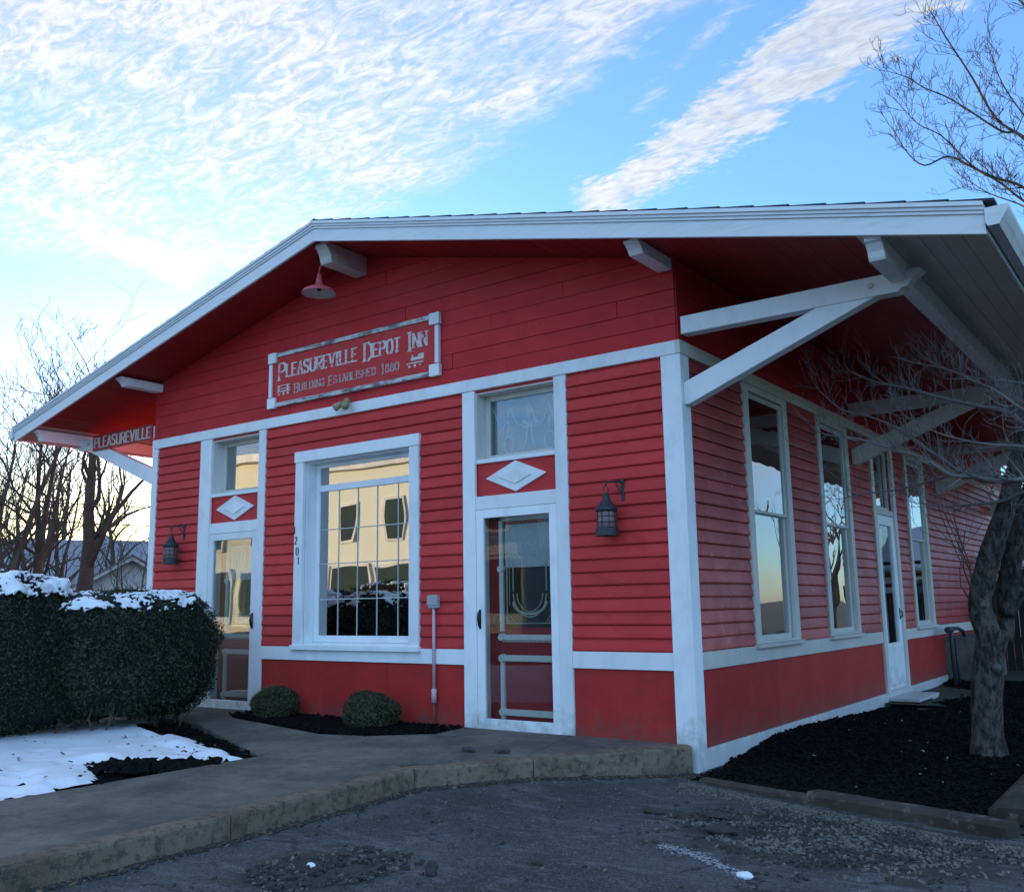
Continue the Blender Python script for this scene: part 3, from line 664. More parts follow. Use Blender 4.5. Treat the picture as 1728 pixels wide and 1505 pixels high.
# trim boards on the front
T = .036
fbox(FR, 'corner_post', 'trim', front, -.155, .0, 0, .040, -.40, 3.395)
fbox(FR, 'corner_post', 'trim', front, -8.0, -7.875, 0, .040, -.05, 3.395)
for a, b in ((-8.0, -5.62), (-5.618, -2.405), (-2.403, 0)): fbox(FR, 'frieze_board', 'trim', front, a, b, 0, .046, 3.397, 3.522)
for a, b in ((-6.92, -6.69), (-5.74, -5.61), (-2.48, -2.32), (-1.33, -1.19)): fbox(FR, 'door_post', 'trim', front, a, b, 0, T, 0.0, 3.395)
for a, b in ((-7.873, -6.922), (-5.608, -2.482), (-1.188, -.157)): fbox(FR, 'belt_rail', 'trim', front, a, b, 0, .032, .604, .756)
for a, b in ((-7.87, -6.925), (-5.605, -4.55), (-4.548, -3.55), (-3.548, -2.485), (-1.185, -.158)): fbox(FR, 'lower_panel', 'panel', front, a, b, 0, .012, -.3, .603, .001)
# wide boards of the gable, laid flush with staggered butt joints
GB = .164; z = 3.524; k = 0
while z < SOF(-4)-.02:
    z1 = min(z+GB-.004, SOF(-4)-.01)
    def xr(zq):
        d = (5.265-zq)/.240; return max(-8.0, -4-d), min(0.0, -4+d)
    l0, r0 = xr(z); l1, r1 = xr(z1)
    js = [[-5.2, -1.9], [-6.4, -2.62], [-3.0, -.6], [-2.1], [-4.9, -1.2], [-3.3], [-5.0], [-4.2], [-3.6], [-4.4], [-4]][k % 11]
    cuts = [None]+[j for j in js if l0+.3 < j < r0-.3]+[None]
    for a, b in zip(cuts, cuts[1:]):
        A0, A1 = (l0, l1) if a is None else (a+.0015, a+.0015); B0, B1 = (r0, r1) if b is None else (b-.0015, b-.0015)
        if a is None and b is not None: A1 = min(A1, B1-.02)
        if b is None and a is not None: B1 = max(B1, A1+.02)
        o_ = .016+random.uniform(-.003, .003)
        MB().hexa([(A0, -.0, z), (B0, -.0, z), (B1, -.0, z1), (A1, -.0, z1)], [(A0, -o_, z), (B0, -o_, z), (B1, -o_, z1), (A1, -o_, z1)]).build('gable_board', 'gable', front, bevel=.002)
    z += GB; k += 1

# trim of the side wall
fbox(SI, 'corner_post', 'trim', side, -.040, .140, .0, .040, -.40, 3.395)
fbox(SI, 'frieze_board', 'trimside', side, -.046, 9.6, 0, .046, 3.397, 3.522)
fbox(SI, 'frieze_board', 'trimside', side, 9.602, DEPTH, 0, .046, 3.397, 3.522)
for a, b in ((.142, 5.80), (6.985, DEPTH)): fbox(SI, 'belt_rail', 'trimside', side, a, b, 0, .034, .604, .756)
for a, b in ((.142, 1.95), (1.952, 3.85), (3.852, 5.80), (6.985, 9.42)): fbox(SI, 'lower_panel', 'panel', side, a, b, 0, .012, -.05, .603, .001)
for a, b in ((.142, 5.80), (5.802, 9.42)): fbox(SI, 'base_board', 'trim', side, a, b, 0, .030, -.45, -.052 if a < 5 else -.05)
fbox(SI, 'bulkhead', M['concrete'], side, 9.44, 11.6, .0, .55, -.4, .55)
fbox(SI, 'corner_post', 'trimside', side, DEPTH-.115, DEPTH, 0, .04, -.4, 3.395)
siding_top = MB(); z = 3.524
while z < SOF(0)-.05:
    z1 = min(z+.16, SOF(0)-.005); fbox(SI, 'upper_board', 'gable', side, .0, DEPTH, 0, .014, z, z1, .002); z = z1+.004

# ---- windows and doors
def pane(face, par, mat, u0, u1, o, z0, z1):
    mb = MB(); mb.hexa([face.P(u0, o, z0), face.P(u1, o, z0), face.P(u1, o, z1), face.P(u0, o, z1)], [face.P(u0, o-.004, z0), face.P(u1, o-.004, z0), face.P(u1, o-.004, z1), face.P(u0, o-.004, z1)])
    return mb.build('pane', mat, par)
def frame(face, name, mat, par, u0, u1, z0, z1, w_, o0, o1, wt=None, wb=None, bevel=.003):
    wt = wt or w_; wb = wb or w_; mb = MB()
    face.box(mb, u0, u0+w_, o0, o1, z0, z1); face.box(mb, u1-w_, u1, o0, o1, z0, z1)
    face.box(mb, u0+w_+.0005, u1-w_-.0005, o0, o1-.0015, z1-wt, z1); face.box(mb, u0+w_+.0005, u1-w_-.0005, o0, o1-.0015, z0, z0+wb)
    return mb.build(name, mat, par, bevel=bevel)
def curtain(face, par, u0, u1, o, z0, z1, mat, amp=.012, waves=7, name='curtain'):
    mb = MB(); n = waves*6
    for i in range(n+1):
        f = i/n; u = lerp(u0, u1, f); a = amp*math.sin(f*waves*2*PI)+amp*.4*math.sin(f*waves*4.7+1)
        for zq in (z0, z1): mb.v.append(face.P(u, o+a, zq))
    for i in range(n): mb.f.append((2*i, 2*i+2, 2*i+3, 2*i+1))
    return mb.build(name, mat, par, smooth=True, fix=False)

# large front window
win = frame(FR, 'display_window', 'trim', depot, -5.04, -3.08, .76, 3.035, .14, 0, .048, .125, .02)
fbox(FR, 'header', 'trim', win, -5.052, -3.068, .0, .058, 2.908, 3.037)
fbox(FR, 'sill', 'trim', win, -5.06, -3.06, -.15, .075, .722, .775)
rv = MB(); FR.box(rv, -4.898, -4.885, -.2, .0, .776, 2.905); FR.box(rv, -3.235, -3.222, -.2, .0, .776, 2.905); FR.box(rv, -4.884, -3.236, -.2, .0, 2.893, 2.905); FR.box(rv, -4.884, -3.236, -.2, .0, .776, .80)
rv.build('reveal', 'trim', win)
frame(FR, 'sash', 'trim', win, -4.882, -3.238, .802, 2.89, .065, -.19, -.14, .05, .075)
fbox(FR, 'mullion', 'trim', win, -4.815, -3.305, -.19, -.135, 2.555, 2.63)
pane(FR, win, 'glass', -4.815, -3.305, -.160, .878, 2.554); pane(FR, win, 'glass', -4.815, -3.305, -.160, 2.631, 2.839)
mt = simple('white_window_grille', (.50, .51, .50), .5, .05)
for u in (-4.50, -4.19, -3.88, -3.56): fbox(FR, 'muntin', mt, win, u-.0055, u+.0055, -.159, -.154, .8785, 2.5535, 0)
for zz_ in (1.29, 1.70, 2.10): fbox(FR, 'muntin', mt, win, -4.8145, -3.3055, -.153, -.149, zz_-.0055, zz_+.0055, 0)
curtain(FR, win, -4.81, -4.52, -.27, .88, 2.84, 'sheer', .02, 4); curtain(FR, win, -3.62, -3.31, -.27, .88, 2.84, 'sheer', .02, 4)
curtain(FR, win, -4.50, -3.64, -.29, 2.2, 2.84, 'lace', .015, 8)

# house number on the window casing
def glyphs():
    G = {}
    G['P'] = [[(0, 0), (0, 1)], [(0, 1), (.38, 1), (.55, .9), (.55, .6), (.38, .48), (0, .48)]]
    G['L'] = [[(0, 1), (0, 0), (.5, 0)]]
    G['E'] = [[(.5, 1), (0, 1), (0, 0), (.5, 0)], [(0, .52), (.38, .52)]]
    G['A'] = [[(0, 0), (.28, 1), (.56, 0)], [(.1, .36), (.46, .36)]]
    G['S'] = [[(.5, .85), (.35, 1), (.14, 1), (0, .85), (0, .66), (.14, .55), (.38, .47), (.52, .34), (.52, .14), (.38, 0), (.14, 0), (0, .15)]]
    G['U'] = [[(0, 1), (0, .2), (.12, 0), (.42, 0), (.54, .2), (.54, 1)]]
    G['R'] = G['P']+[[(.26, .48), (.56, 0)]]
    G['V'] = [[(0, 1), (.28, 0), (.56, 1)]]
    G['I'] = [[(.12, 0), (.12, 1)]]
    G['D'] = [[(0, 0), (0, 1), (.32, 1), (.55, .8), (.55, .2), (.32, 0), (0, 0)]]
    G['O'] = [[(.14, 0), (0, .2), (0, .8), (.14, 1), (.42, 1), (.56, .8), (.56, .2), (.42, 0), (.14, 0)]]
    G['T'] = [[(.28, 0), (.28, 1)], [(0, 1), (.56, 1)]]
    G['N'] = [[(0, 0), (0, 1), (.56, 0), (.56, 1)]]
    G['B'] = [[(0, 0), (0, 1), (.36, 1), (.5, .88), (.5, .64), (.36, .53), (0, .53)], [(.36, .53), (.55, .4), (.55, .14), (.4, 0), (0, 0)]]
    G['G'] = [[(.54, .82), (.4, 1), (.14, 1), (0, .8), (0, .2), (.14, 0), (.42, 0), (.54, .16), (.54, .45), (.32, .45)]]
    G['H'] = [[(0, 0), (0, 1)], [(.54, 0), (.54, 1)], [(0, .5), (.54, .5)]]
    G['1'] = [[(.1, .8), (.25, 1), (.25, 0)]]
    G['8'] = [[(.27, .53), (.08, .66), (.08, .88), (.2, 1), (.36, 1), (.48, .88), (.48, .66), (.27, .53), (.03, .38), (.03, .12), (.17, 0), (.38, 0), (.52, .12), (.52, .38), (.27, .53)]]
    G['0'] = G['O']; G['2'] = [[(.02, .78), (.14, 1), (.4, 1), (.52, .82), (.5, .62), (0, 0), (.54, 0)]]
    return G
GL = glyphs()
SERIF = {'P': [(0, 0)], 'L': [(0, 1), (0, 0)], 'E': [(0, 1), (0, 0)], 'A': [(0, 0), (.56, 0)], 'U': [(0, 1), (.54, 1)], 'R': [(0, 0), (.56, 0)], 'V': [(0, 1), (.56, 1)], 'I': [(.12, 0), (.12, 1)], 'D': [(0, 0), (0, 1)], 'T': [(.28, 0)], 'N': [(0, 0), (0, 1), (.56, 1)], 'B': [(0, 0), (0, 1)], 'H': [(0, 0), (0, 1), (.54, 0), (.54, 1)], '1': [(.25, 0)]}
WID = {'I': .24, 'L': .5, 'E': .5, '1': .4, ' ': .45}
def text_mesh(mb, txt, face, u, o, z, h, wsc, st, thick=.004, serif=True, total=None, capscale=1.0, slope=0.):
    """flat raised lettering; capitals after a space/at the start may be taller (small-caps style)"""
    def width(ch, hh): return WID.get(ch, .56)*hh*wsc
    items = []; start = True
    for ch in txt:
        hh = h*(capscale if start and ch != ' ' else 1.0); start = ch == ' '; items.append((ch, hh))
    gap = .2*h*wsc; tot = sum(width(c, hh)+gap for c, hh in items)-gap
    k = (total/tot) if total else 1.; x = u; cnt = 0
    for ch, hh in items:
        wd = width(ch, hh)*k
        if ch != ' ':
            zb = z+slope*(x-u)-(hh-h)*.5; q = hh*wsc*k
            segs = [(a, b) for pl_ in GL[ch] for a, b in zip(pl_, pl_[1:])]
            if serif: segs += [((sx-.13, sy), (sx+.13, sy)) for sx, sy in SERIF.get(ch, [])]
            for a, b in segs:
                cnt += 1; A = Vector((x+a[0]*q, zb+a[1]*hh)); B = Vector((x+b[0]*q, zb+b[1]*hh)); d = (B-A)
                if d.length < 1e-6: continue
                d.normalize(); vert = abs(d.y); s2 = st*(1.25 if vert > .5 else .62)*.5; nn = Vector((-d.y, d.x))*s2; A -= d*st*.22; B += d*st*.22
                oo = o+thick+.00025*(cnt % 7)
                pts = [A-nn, B-nn, B+nn, A+nn]
                mb.hexa([face.P(p.x, o, p.y) for p in pts], [face.P(p.x, oo, p.y) for p in pts])
        x += wd+gap*k
    return mb
num = [('1', 0, 0), ('2', .025, -.12), ('0', .05, -.25), ('1', .075, -.36)]
for i, (ch, du, dz) in enumerate(num):
    mb = MB(); text_mesh(mb, ch, FR, -5.045+du, .0485, 2.06+dz, .085, .80, .008, .005, False)
    tag(mb.build('number_digit', 'iron'), ['black metal digit 1 at the top of the house number on the window casing', 'black metal digit 2 in the house number on the window casing', 'black metal digit 0, third in the house number', 'lowest black metal digit of the house number, a 1'][i], 'house number', 'house number on the window casing')

def entrance(u0, u1, hand):
    """storm door in front of a red panelled door, diamond panel and lace-curtained transom above; hand=+1 puts the pull on the right"""
    T_ = fbox(FR, 'entrance_frame', 'trim', depot, u0, u1, -.10, .022, 2.15, 2.285)
    fbox(FR, 'transom_sill', 'trim', T_, u0, u1, -.17, .015, 2.625, 2.668)
    fbox(FR, 'diamond_panel', 'siding', T_, u0, u1, -.06, -.012, 2.286, 2.624, .001)
    c = ((u0+u1)/2, 2.462)
    for s_, o0, o1, nm in ((1, -.012, .010, 'diamond_plaque'), (.52, .0105, .022, 'inner_diamond')):
        pts = [(c[0]-.375*s_, c[1]), (c[0], c[1]-.155*s_), (c[0]+.375*s_, c[1]), (c[0], c[1]+.155*s_)]
        MB().hexa([FR.P(a, o0, b) for a, b in pts], [FR.P(a, o1, b) for a, b in pts]).build(nm, 'trim', T_, bevel=.002)
    rv = MB(); FR.box(rv, u0, u0+.012, -.21, 0, 2.669, 3.37); FR.box(rv, u1-.012, u1, -.21, 0, 2.669, 3.37); FR.box(rv, u0+.013, u1-.013, -.21, 0, 3.355, 3.37); rv.build('reveal', 'trimside', T_)
    frame(FR, 'transom_frame', 'trimside', T_, u0+.013, u1-.013, 2.669, 3.354, .055, -.19, -.14)
    pane(FR, T_, 'glass' if hand > 0 else 'glass_transom', u0+.068, u1-.068, -.165, 2.725, 3.299)
    curtain(FR, T_, u0+.07, u1-.07, -.232, 2.725, 3.30, 'lace', .008, 5, 'lace_curtain')
    # embroidered swags, tassels and a bow of the lace
    mb = MB(); W = u1-u0-.14; L0 = u0+.07
    def cord(pts, r=.007): mb.tube([FR.P(L0+a*W, -.222, 2.725+b*.57) for a, b in pts], r, 5)
    for a, b in ((0, .25), (.25, .55), (.55, .82), (.82, 1.0)):
        cord([(lerp(a, b, i/8), .86-.36*math.sin(PI*i/8)) for i in range(9)], .010)
    for a in (.22, .82):
        cord([(a, .62), (a, .36)], .016); cord([(a+.07*math.cos(i*PI/5), .18+.16*math.sin(i*PI/5)) for i in range(11)], .012)
    for a, s_ in ((.53, -1), (.53, 1)):
        cord([(a, .50), (a+s_*.09, .60), (a+s_*.10, .44), (a, .50)], .018); cord([(a+s_*.02, .48), (a+s_*.05, .20), (a+s_*.09, .06)], .014); cord([(a, .55), (a+s_*.03, .8), (a, .92)], .010)
    mb.build('lace_swag', 'lacework', T_, smooth=True)
    # red inner door
    d = fbox(FR, 'inner_door', 'door_red', depot, u0+.03, u1-.03, -.20, -.15, .02, 2.10)
    fbox(FR, 'jamb', 'moulding', d, u0, u0+.028, -.20, -.022, 0.0, 2.148); fbox(FR, 'jamb', 'moulding', d, u1-.028, u1, -.20, -.022, 0.0, 2.148)
    fbox(FR, 'threshold', 'trim', d, u0, u1, -.14, .03, -.02, .012)
    wl, wr = u0+.235, u1-.13
    pane(FR, d, 'darkpane', wl, wr, -.142, .97, 1.995)
    pane(FR, d, 'glass' if hand > 0 else 'glass_dim', wl+.003, wr-.003, -.134, .973, 1.992)
    mb = MB()
    def mold(a0, a1, b0, b1):
        FR.box(mb, a0, a1, -.149, -.120, b0, b1); FR.box(mb, a0+.008, a1-.008, -.120, -.112, b0+.006, b1-.006)
    mold(wl-.055, wl-.012, .93, 2.08); mold(wl-.055, u1-.03, .845, .90); mold(wl-.055, u1-.03, .64, .70); mold(wl-.055, wl-.012, .0, .64); mold(wl-.055, u1-.03, .12, .18); mold(wl-.055, u1-.03, 2.03, 2.085)
    for zc in (.875, .67, .15, 1.55): mb.tube([FR.P(wl-.034, -.15, zc), FR.P(wl-.034, -.100, zc)], [.042, .034], 10)
    for i in range(18): FR.box(mb, wl-.03+i*.034, wl-.012+i*.034, -.149, -.128, .826, .843)
    mb.build('moulding', 'moulding', d)
    mb = MB()
    def et(pts, r=.006): mb.tube([FR.P(a, -.130, b) for a, b in pts], r, 4)
    a0, a1, b0, b1 = wl+.035, wr-.035, 1.01, 1.60; cx = (a0+a1)/2
    et([(a0, b1), (a0, b0), (a1, b0), (a1, b1)], .008); et([(a0+.03, b1), (a0+.03, b0+.2), (a0+.03, b0+.17)], .004); et([(a1-.03, b1), (a1-.03, b0+.17)], .004)
    for rr, q in ((.20, .008), (.155, .006)):
        et([(cx-rr*math.cos(t_*PI/12), 1.30-(rr*1.15)*math.sin(t_*PI/12)) for t_ in range(13)], q)
    et([(cx-.20*math.cos(t_*PI/12), 1.22-.12*math.sin(t_*PI/12)) for t_ in range(13)], .016)
    for s_ in (-1, 1):
        et([(cx+s_*.2, 1.32), (cx+s_*.2, b1)], .008); q = a0 if s_ < 0 else a1
        et([(q-s_*.015, b0+.02), (q-s_*.085, b0+.02), (q-s_*.015, b0+.10), (q-s_*.015, b0+.02)], .007)
    mb.build('etching', 'etch', d)
    curtain(FR, d, wl+.02, wr-.005, -.128, 1.56, 1.99, 'lace', .004, 9, 'lace_curtain')
    fbox(FR, 'lock', 'brass', d, u0+.085, u0+.125, -.15, -.138, .98, 1.08, .002)
    # storm door
    s = frame(FR, 'storm_door', 'trim', depot, u0+.004, u1-.004, .012, 2.146, .09, -.020, .026, .085, .085)
    pane(FR, s, 'glass_door', u0+.094, u1-.094, .004, .098, 2.060)
    hu = (u1-.045) if hand > 0 else (u0+.045)
    mb = MB(); mb.tube([FR.P(hu, .026, 1.14), FR.P(hu, .052, 1.12), FR.P(hu, .060, 1.06), FR.P(hu, .048, .99), FR.P(hu, .026, .97)], [.010, .010, .013, .010, .008], 8); FR.box(mb, hu-.012, hu+.012, .026, .032, .96, 1.15)
    mb.build('handle', 'black', s, smooth=True)
    for zh in (.25, 1.1, 1.92): fbox(FR, 'hinge', 'trim', s, (u1-.012) if hand < 0 else u0, (u1) if hand < 0 else u0+.012, .0265, .034, zh-.035, zh+.035, .001)
entrance(-2.32, -1.33, -1)
entrance(-6.69, -5.74, 1)

def side_window(a, b, label=None):
    W_ = frame(SI, 'tall_window', 'trimside', depot, a, b, .775, 3.394, .12, 0, .045, .07, .02)
    fbox(SI, 'sill', 'trimside', W_, a-.02, b+.02, -.10, .085, .735, .773)
    u0, u1 = a+.121, b-.121
    rv = MB(); SI.box(rv, u0, u0+.012, -.16, .0, .775, 3.325); SI.box(rv, u1-.012, u1, -.16, .0, .775, 3.325); SI.box(rv, u0+.013, u1-.013, -.16, 0, 3.312, 3.325); rv.build('reveal', 'trimside', W_)
    u0 += .013; u1 -= .013
    frame(SI, 'lower_sash', 'trimside', W_, u0, u1, .79, 2.10, .042, -.040, -.008, .035, .06)
    frame(SI, 'upper_sash', 'trimside', W_, u0, u1, 2.075, 3.31, .042, -.006, .020, .05, .03)
    pane(SI, W_, 'glass_old', u0+.043, u1-.043, -.022, .851, 2.064); pane(SI, W_, 'glass_old', u0+.043, u1-.043, .008, 2.106, 3.259)
    curtain(SI, W_, u0+.02, u1-.02, -.085, .80, 3.3, 'sheer', .014, 6)
side_window(1.385, 2.61); side_window(3.62, 4.81); side_window(7.66, 8.86)
# side door
D = frame(SI, 'side_entrance', 'trimside', depot, 5.805, 6.98, -.05, 3.394, .13, 0, .045, .07, .012)
fbox(SI, 'transom_bar', 'trimside', D, 5.936, 6.849, -.08, .03, 2.36, 2.44)
frame(SI, 'transom_frame', 'trimside', D, 5.936, 6.849, 2.441, 3.32, .05, -.08, -.03); pane(SI, D, 'glass_old', 5.987, 6.798, -.05, 2.492, 3.269)
s = frame(SI, 'side_storm_door', 'trim', depot, 5.938, 6.847, -.035, 2.355, .15, -.03, .02, .14, .62)
pane(SI, s, 'glass_door', 6.09, 6.695, -.005, .588, 2.212)
fbox(SI, 'lower_panel', 'trim', s, 6.0, 6.79, .0205, .028, .02, .54)
mb = MB(); mb.tube([SI.P(6.78, .02, 1.02), SI.P(6.78, .055, 1.0), SI.P(6.78, .06, .95), SI.P(6.78, .02, .92)], .009, 8); SI.box(mb, 6.765, 6.795, .02, .027, .90, 1.06); mb.build('handle', 'black', s, smooth=True)
curtain(SI, s, 6.08, 6.70, -.12, .59, 2.2, 'sheer', .01, 5)
st_ = thing('side_step', (.3, 6.3, -.2), 'white wooden step on blocks below the side door', 'step')
MB().box(.035, .42, 5.85, 6.95, -.155, -.115).build('tread', 'trim', st_, bevel=.004)
MB().box(.36, .415, 6.62, 6.92, -.34, -.157).build('support_block', 'trim', st_, bevel=.004); MB().box(.04, .35, 5.9, 6.0, -.34, -.157).build('support_block', 'kerb', st_, bevel=.004)

# ---------------------------------------------------------------- roof
RX0, RX1, RY0, RY1 = -10.42, 2.70, -.76, 17.5; RIDGE = -4.0; SL = .240
def roof_side(sgn):
    xe = RX1 if sgn > 0 else RX0; L_ = abs(xe-RIDGE)
    base = MB(); zr, ze = 5.285, 5.285-SL*L_
    base.hexa([(RIDGE, RY0+.03, zr), (RIDGE, RY1-.03, zr), (RIDGE, RY1-.03, zr+.17), (RIDGE, RY0+.03, zr+.17)], [(xe-sgn*.02, RY0+.03, ze), (xe-sgn*.02, RY1-.03, ze), (xe-sgn*.02, RY1-.03, ze+.17), (xe-sgn*.02, RY0+.03, ze+.17)])
    rf = base.build('roof', 'shingle', depot)
    # shingle courses, each lapping the one below
    n = 24; st__ = (L_+.05)/n; zt = 5.285+.172
    for i in range(n):
        a, b = i*st__, (i+1)*st__+.02; za, zb = zt-SL*a+.004, zt-SL*b+.022; xa, xb = RIDGE+sgn*a, RIDGE+sgn*b
        MB().hexa([(xa, RY0-.012, za), (xa, RY1+.012, za), (xa, RY1+.012, za+.012), (xa, RY0-.012, za+.012)], [(xb, RY0-.012, zb-.014), (xb, RY1+.012, zb-.014), (xb, RY1+.012, zb+.006), (xb, RY0-.012, zb+.006)]).build('shingle_course', 'shingle', rf)
    # soffit boards (red between the outer purlins, pale outside them)
    lim = 5.93; nb = 46; wbd = (L_-.03)/nb
    for i in range(nb):
        a, b = i*wbd+.0015, (i+1)*wbd-.0015; xa, xb = RIDGE+sgn*a, RIDGE+sgn*b; j = random.uniform(-.0015, .0015)
        za, zb = 5.282-SL*a+j, 5.282-SL*b+j
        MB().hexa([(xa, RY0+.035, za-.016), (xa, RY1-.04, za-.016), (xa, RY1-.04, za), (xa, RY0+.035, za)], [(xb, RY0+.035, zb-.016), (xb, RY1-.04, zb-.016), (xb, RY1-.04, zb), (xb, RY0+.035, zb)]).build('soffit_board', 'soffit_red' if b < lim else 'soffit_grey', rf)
    # rake trim: lower fascia, two mouldings, drip edge (front and back)
    for y0, dy in ((RY0, 1), (RY1, -1)):
        def strip(zlo, zhi, o_, nm='rake_board', xs=RIDGE, xe_=None, inset=0):
            xe_ = xe if xe_ is None else xe_
            y_a, y_b = y0-dy*o_, y0+dy*(.03-inset)
            MB().hexa([(xs, y_a, zr+zlo), (xs, y_b, zr+zlo), (xs, y_b, zr+zhi), (xs, y_a, zr+zhi)], [(xe_, y_a, zr+zlo-SL*abs(xe_-RIDGE)), (xe_, y_b, zr+zlo-SL*abs(xe_-RIDGE)), (xe_, y_b, zr+zhi-SL*abs(xe_-RIDGE)), (xe_, y_a, zr+zhi-SL*abs(xe_-RIDGE))]).build(nm, 'fascia', rf, bevel=.002)
        strip(-.055, .085, .0); strip(.0865, .110, .014, 'rake_moulding'); strip(.1115, .137, .026, 'rake_moulding'); strip(.1385, .171, .040, 'drip_moulding')
    # eave fascia and gutter
    MB().box(min(xe-sgn*.018, xe+sgn*.002), max(xe-sgn*.018, xe+sgn*.002), RY0+.032, RY1-.032, ze-.035, ze+.165).build('eave_fascia', 'fascia', rf, bevel=.002)
    prof = [(.004, .15), (.004, .045), (.020, .020), (.085, .020), (.105, .052), (.122, .075), (.150, .122), (.152, .150), (.138, .150), (.136, .128), (.110, .085), (.080, .034), (.024, .032), (.016, .15)]
    gm = MB(); gm.prism([(xe+sgn*a, RY0-.02, ze-.03+b) for a, b in prof], (0, RY1-RY0+.04, 0))
    gm.build('gutter', 'gutter', rf)
    e = MB(); e.prism([(xe+sgn*a, RY0-.022, ze-.03+b) for a, b in prof[:8]], (0, -.004, 0)); e.build('gutter_end_cap', 'fascia', rf)
    return rf
roofR = roof_side(1); roofL = roof_side(-1)
MB().prism([(RIDGE-.16, RY0-.014, 5.285+.178-.038), (RIDGE, RY0-.014, 5.285+.190), (RIDGE+.16, RY0-.014, 5.285+.178-.038), (RIDGE, RY0-.014, 5.285+.200+.004)], (0, RY1-RY0+.03, 0)).build('ridge_cap', 'shingle', roofR)

def purlin(x0, x1, ztop, h_, y0, y1, mat='trim'):
    # beam with a coved nose
    prof = [(y1, ztop), (y1, ztop-h_), (y0+.10, ztop-h_), (y0+.085, ztop-h_+.02), (y0+.07, ztop-h_*.62), (y0+.03, ztop-h_*.30), (y0, ztop-h_*.22), (y0, ztop)]
    return MB().prism([(x0, a, b) for a, b in prof], (x1-x0, 0, 0)).build('purlin', mat, roofR if x0 > -4.2 else roofL, bevel=.003)
def stop(x): return 5.265-SL*abs(x-RIDGE)-.003
purlin(-4.09, -3.91, stop(-4.09), .22, -.66, -.018, 'trimside')
purlin(-.15, -.01, stop(-.01), .11, -.66, -.018); purlin(-7.99, -7.85, stop(-7.99), .11, -.66, -.018)
purlin(1.88, 2.00, stop(2.00), .165, -.70, RY1-.3); purlin(-10.00, -9.88, stop(-10.00), .165, -.70, RY1-.3)

def bracket(y, sgn, mat='trim'):
    bx = 0 if sgn > 0 else -8
    X_ = lambda d: bx+sgn*d
    a_ = MB(); zt = 3.745; h_ = .165
    ogee = [(.041, zt), (.041, zt-h_), (1.93, zt-h_), (1.945, zt-h_+.02), (1.97, zt-h_+.03), (2.00, zt-h_+.035), (2.02, zt-h_+.06), (2.045, zt-h_+.095), (2.09, zt-h_+.125), (2.12, zt-.022), (2.10, zt)]
    # upper tongue reaches above the purlin bottom beside it; arm is butted under the purlin
    arm = a_.prism([(X_(d), y, z_-.085 if sgn == 0 else z_) for d, z_ in ogee], (0, .13, 0)).build('bracket', mat, depot, bevel=.004)
    br = MB(); br.prism([(X_(.042), y+.004, 3.13), (X_(.042), y+.004, 2.93), (X_(.09), y+.004, 2.93), (X_(1.75), y+.004, zt-h_-.002), (X_(1.27), y+.004, zt-h_-.002)], (0, .122, 0)); br.build('brace', mat, arm, bevel=.004)
    bt = MB(); bt.tube([(X_(1.72), y-.004, zt-.075), (X_(1.72), y-.02, zt-.075)], [.026, .020], 10); bt.build('bolt', 'trimside', arm)
    return arm
for y in (.0, 4.95, 9.66, 14.7): bracket(y, 1, 'trim' if y < 1 else 'trimside'); bracket(y, -1)

# PLEASUREVILLE board fixed to the left bracket
sb = thing('station_name_board', (-8.75, -.02, 3.63), 'narrow red board reading PLEASUREVILLE on the left eave bracket', 'sign')
MB().box(-9.56, -8.06, -.022, -.003, 3.545, 3.775).build('board', 'door_red', sb, bevel=.002)
mb = MB(); text_mesh(mb, 'PLEASUREVILLE', FR, -9.50, .023, 3.585, .15, .55, .026, .004, False, total=1.40); mb.build('lettering', 'letters3', sb)

# ---------------------------------------------------------------- inn sign
sg = thing('inn_sign', (-4.16, -.02, 3.98), 'large framed red sign reading PLEASUREVILLE DEPOT INN on the gable wall', 'sign')
bx0, bx1, bz0, bz1 = -5.555, -2.78, 3.645, 4.325
FR.box(MB(), bx0+.02, bx1-.02, .020, .040, bz0+.02, bz1-.02).build('board', 'siding', sg)
for q in ((bx0, bx0+.05, bz0+.13, bz1-.13), (bx1-.055, bx1, bz0+.13, bz1-.13)): fbox(FR, 'frame_rail', 'trim', sg, q[0], q[1], .020, .062, q[2], q[3])
for q in ((bx0+.13, bx1-.13, bz0, bz0+.05), (bx0+.13, bx1-.13, bz1-.05, bz1)): fbox(FR, 'frame_rail', 'signframe', sg, q[0], q[1], .020, .062, q[2], q[3])
for a in (bx0-.012, bx1-.128):
    for b in (bz0-.012, bz1-.118): fbox(FR, 'corner_block', 'trim', sg, a, a+.14, .020, .072, b, b+.13)
mb = MB(); text_mesh(mb, 'PLEASUREVILLE DEPOT INN', FR, bx0+.17, .0402, 4.005, .155, .62, .026, .003, True, total=2.42, capscale=1.35); mb.build('lettering', 'letters', sg)
mb = MB(); text_mesh(mb, 'BUILDING ESTABLISHED 1880', FR, bx0+.46, .0402, 3.795, .085, .7, .015, .003, True, total=1.72, capscale=1.3); mb.build('lettering', 'letters2', sg)
mb = MB()
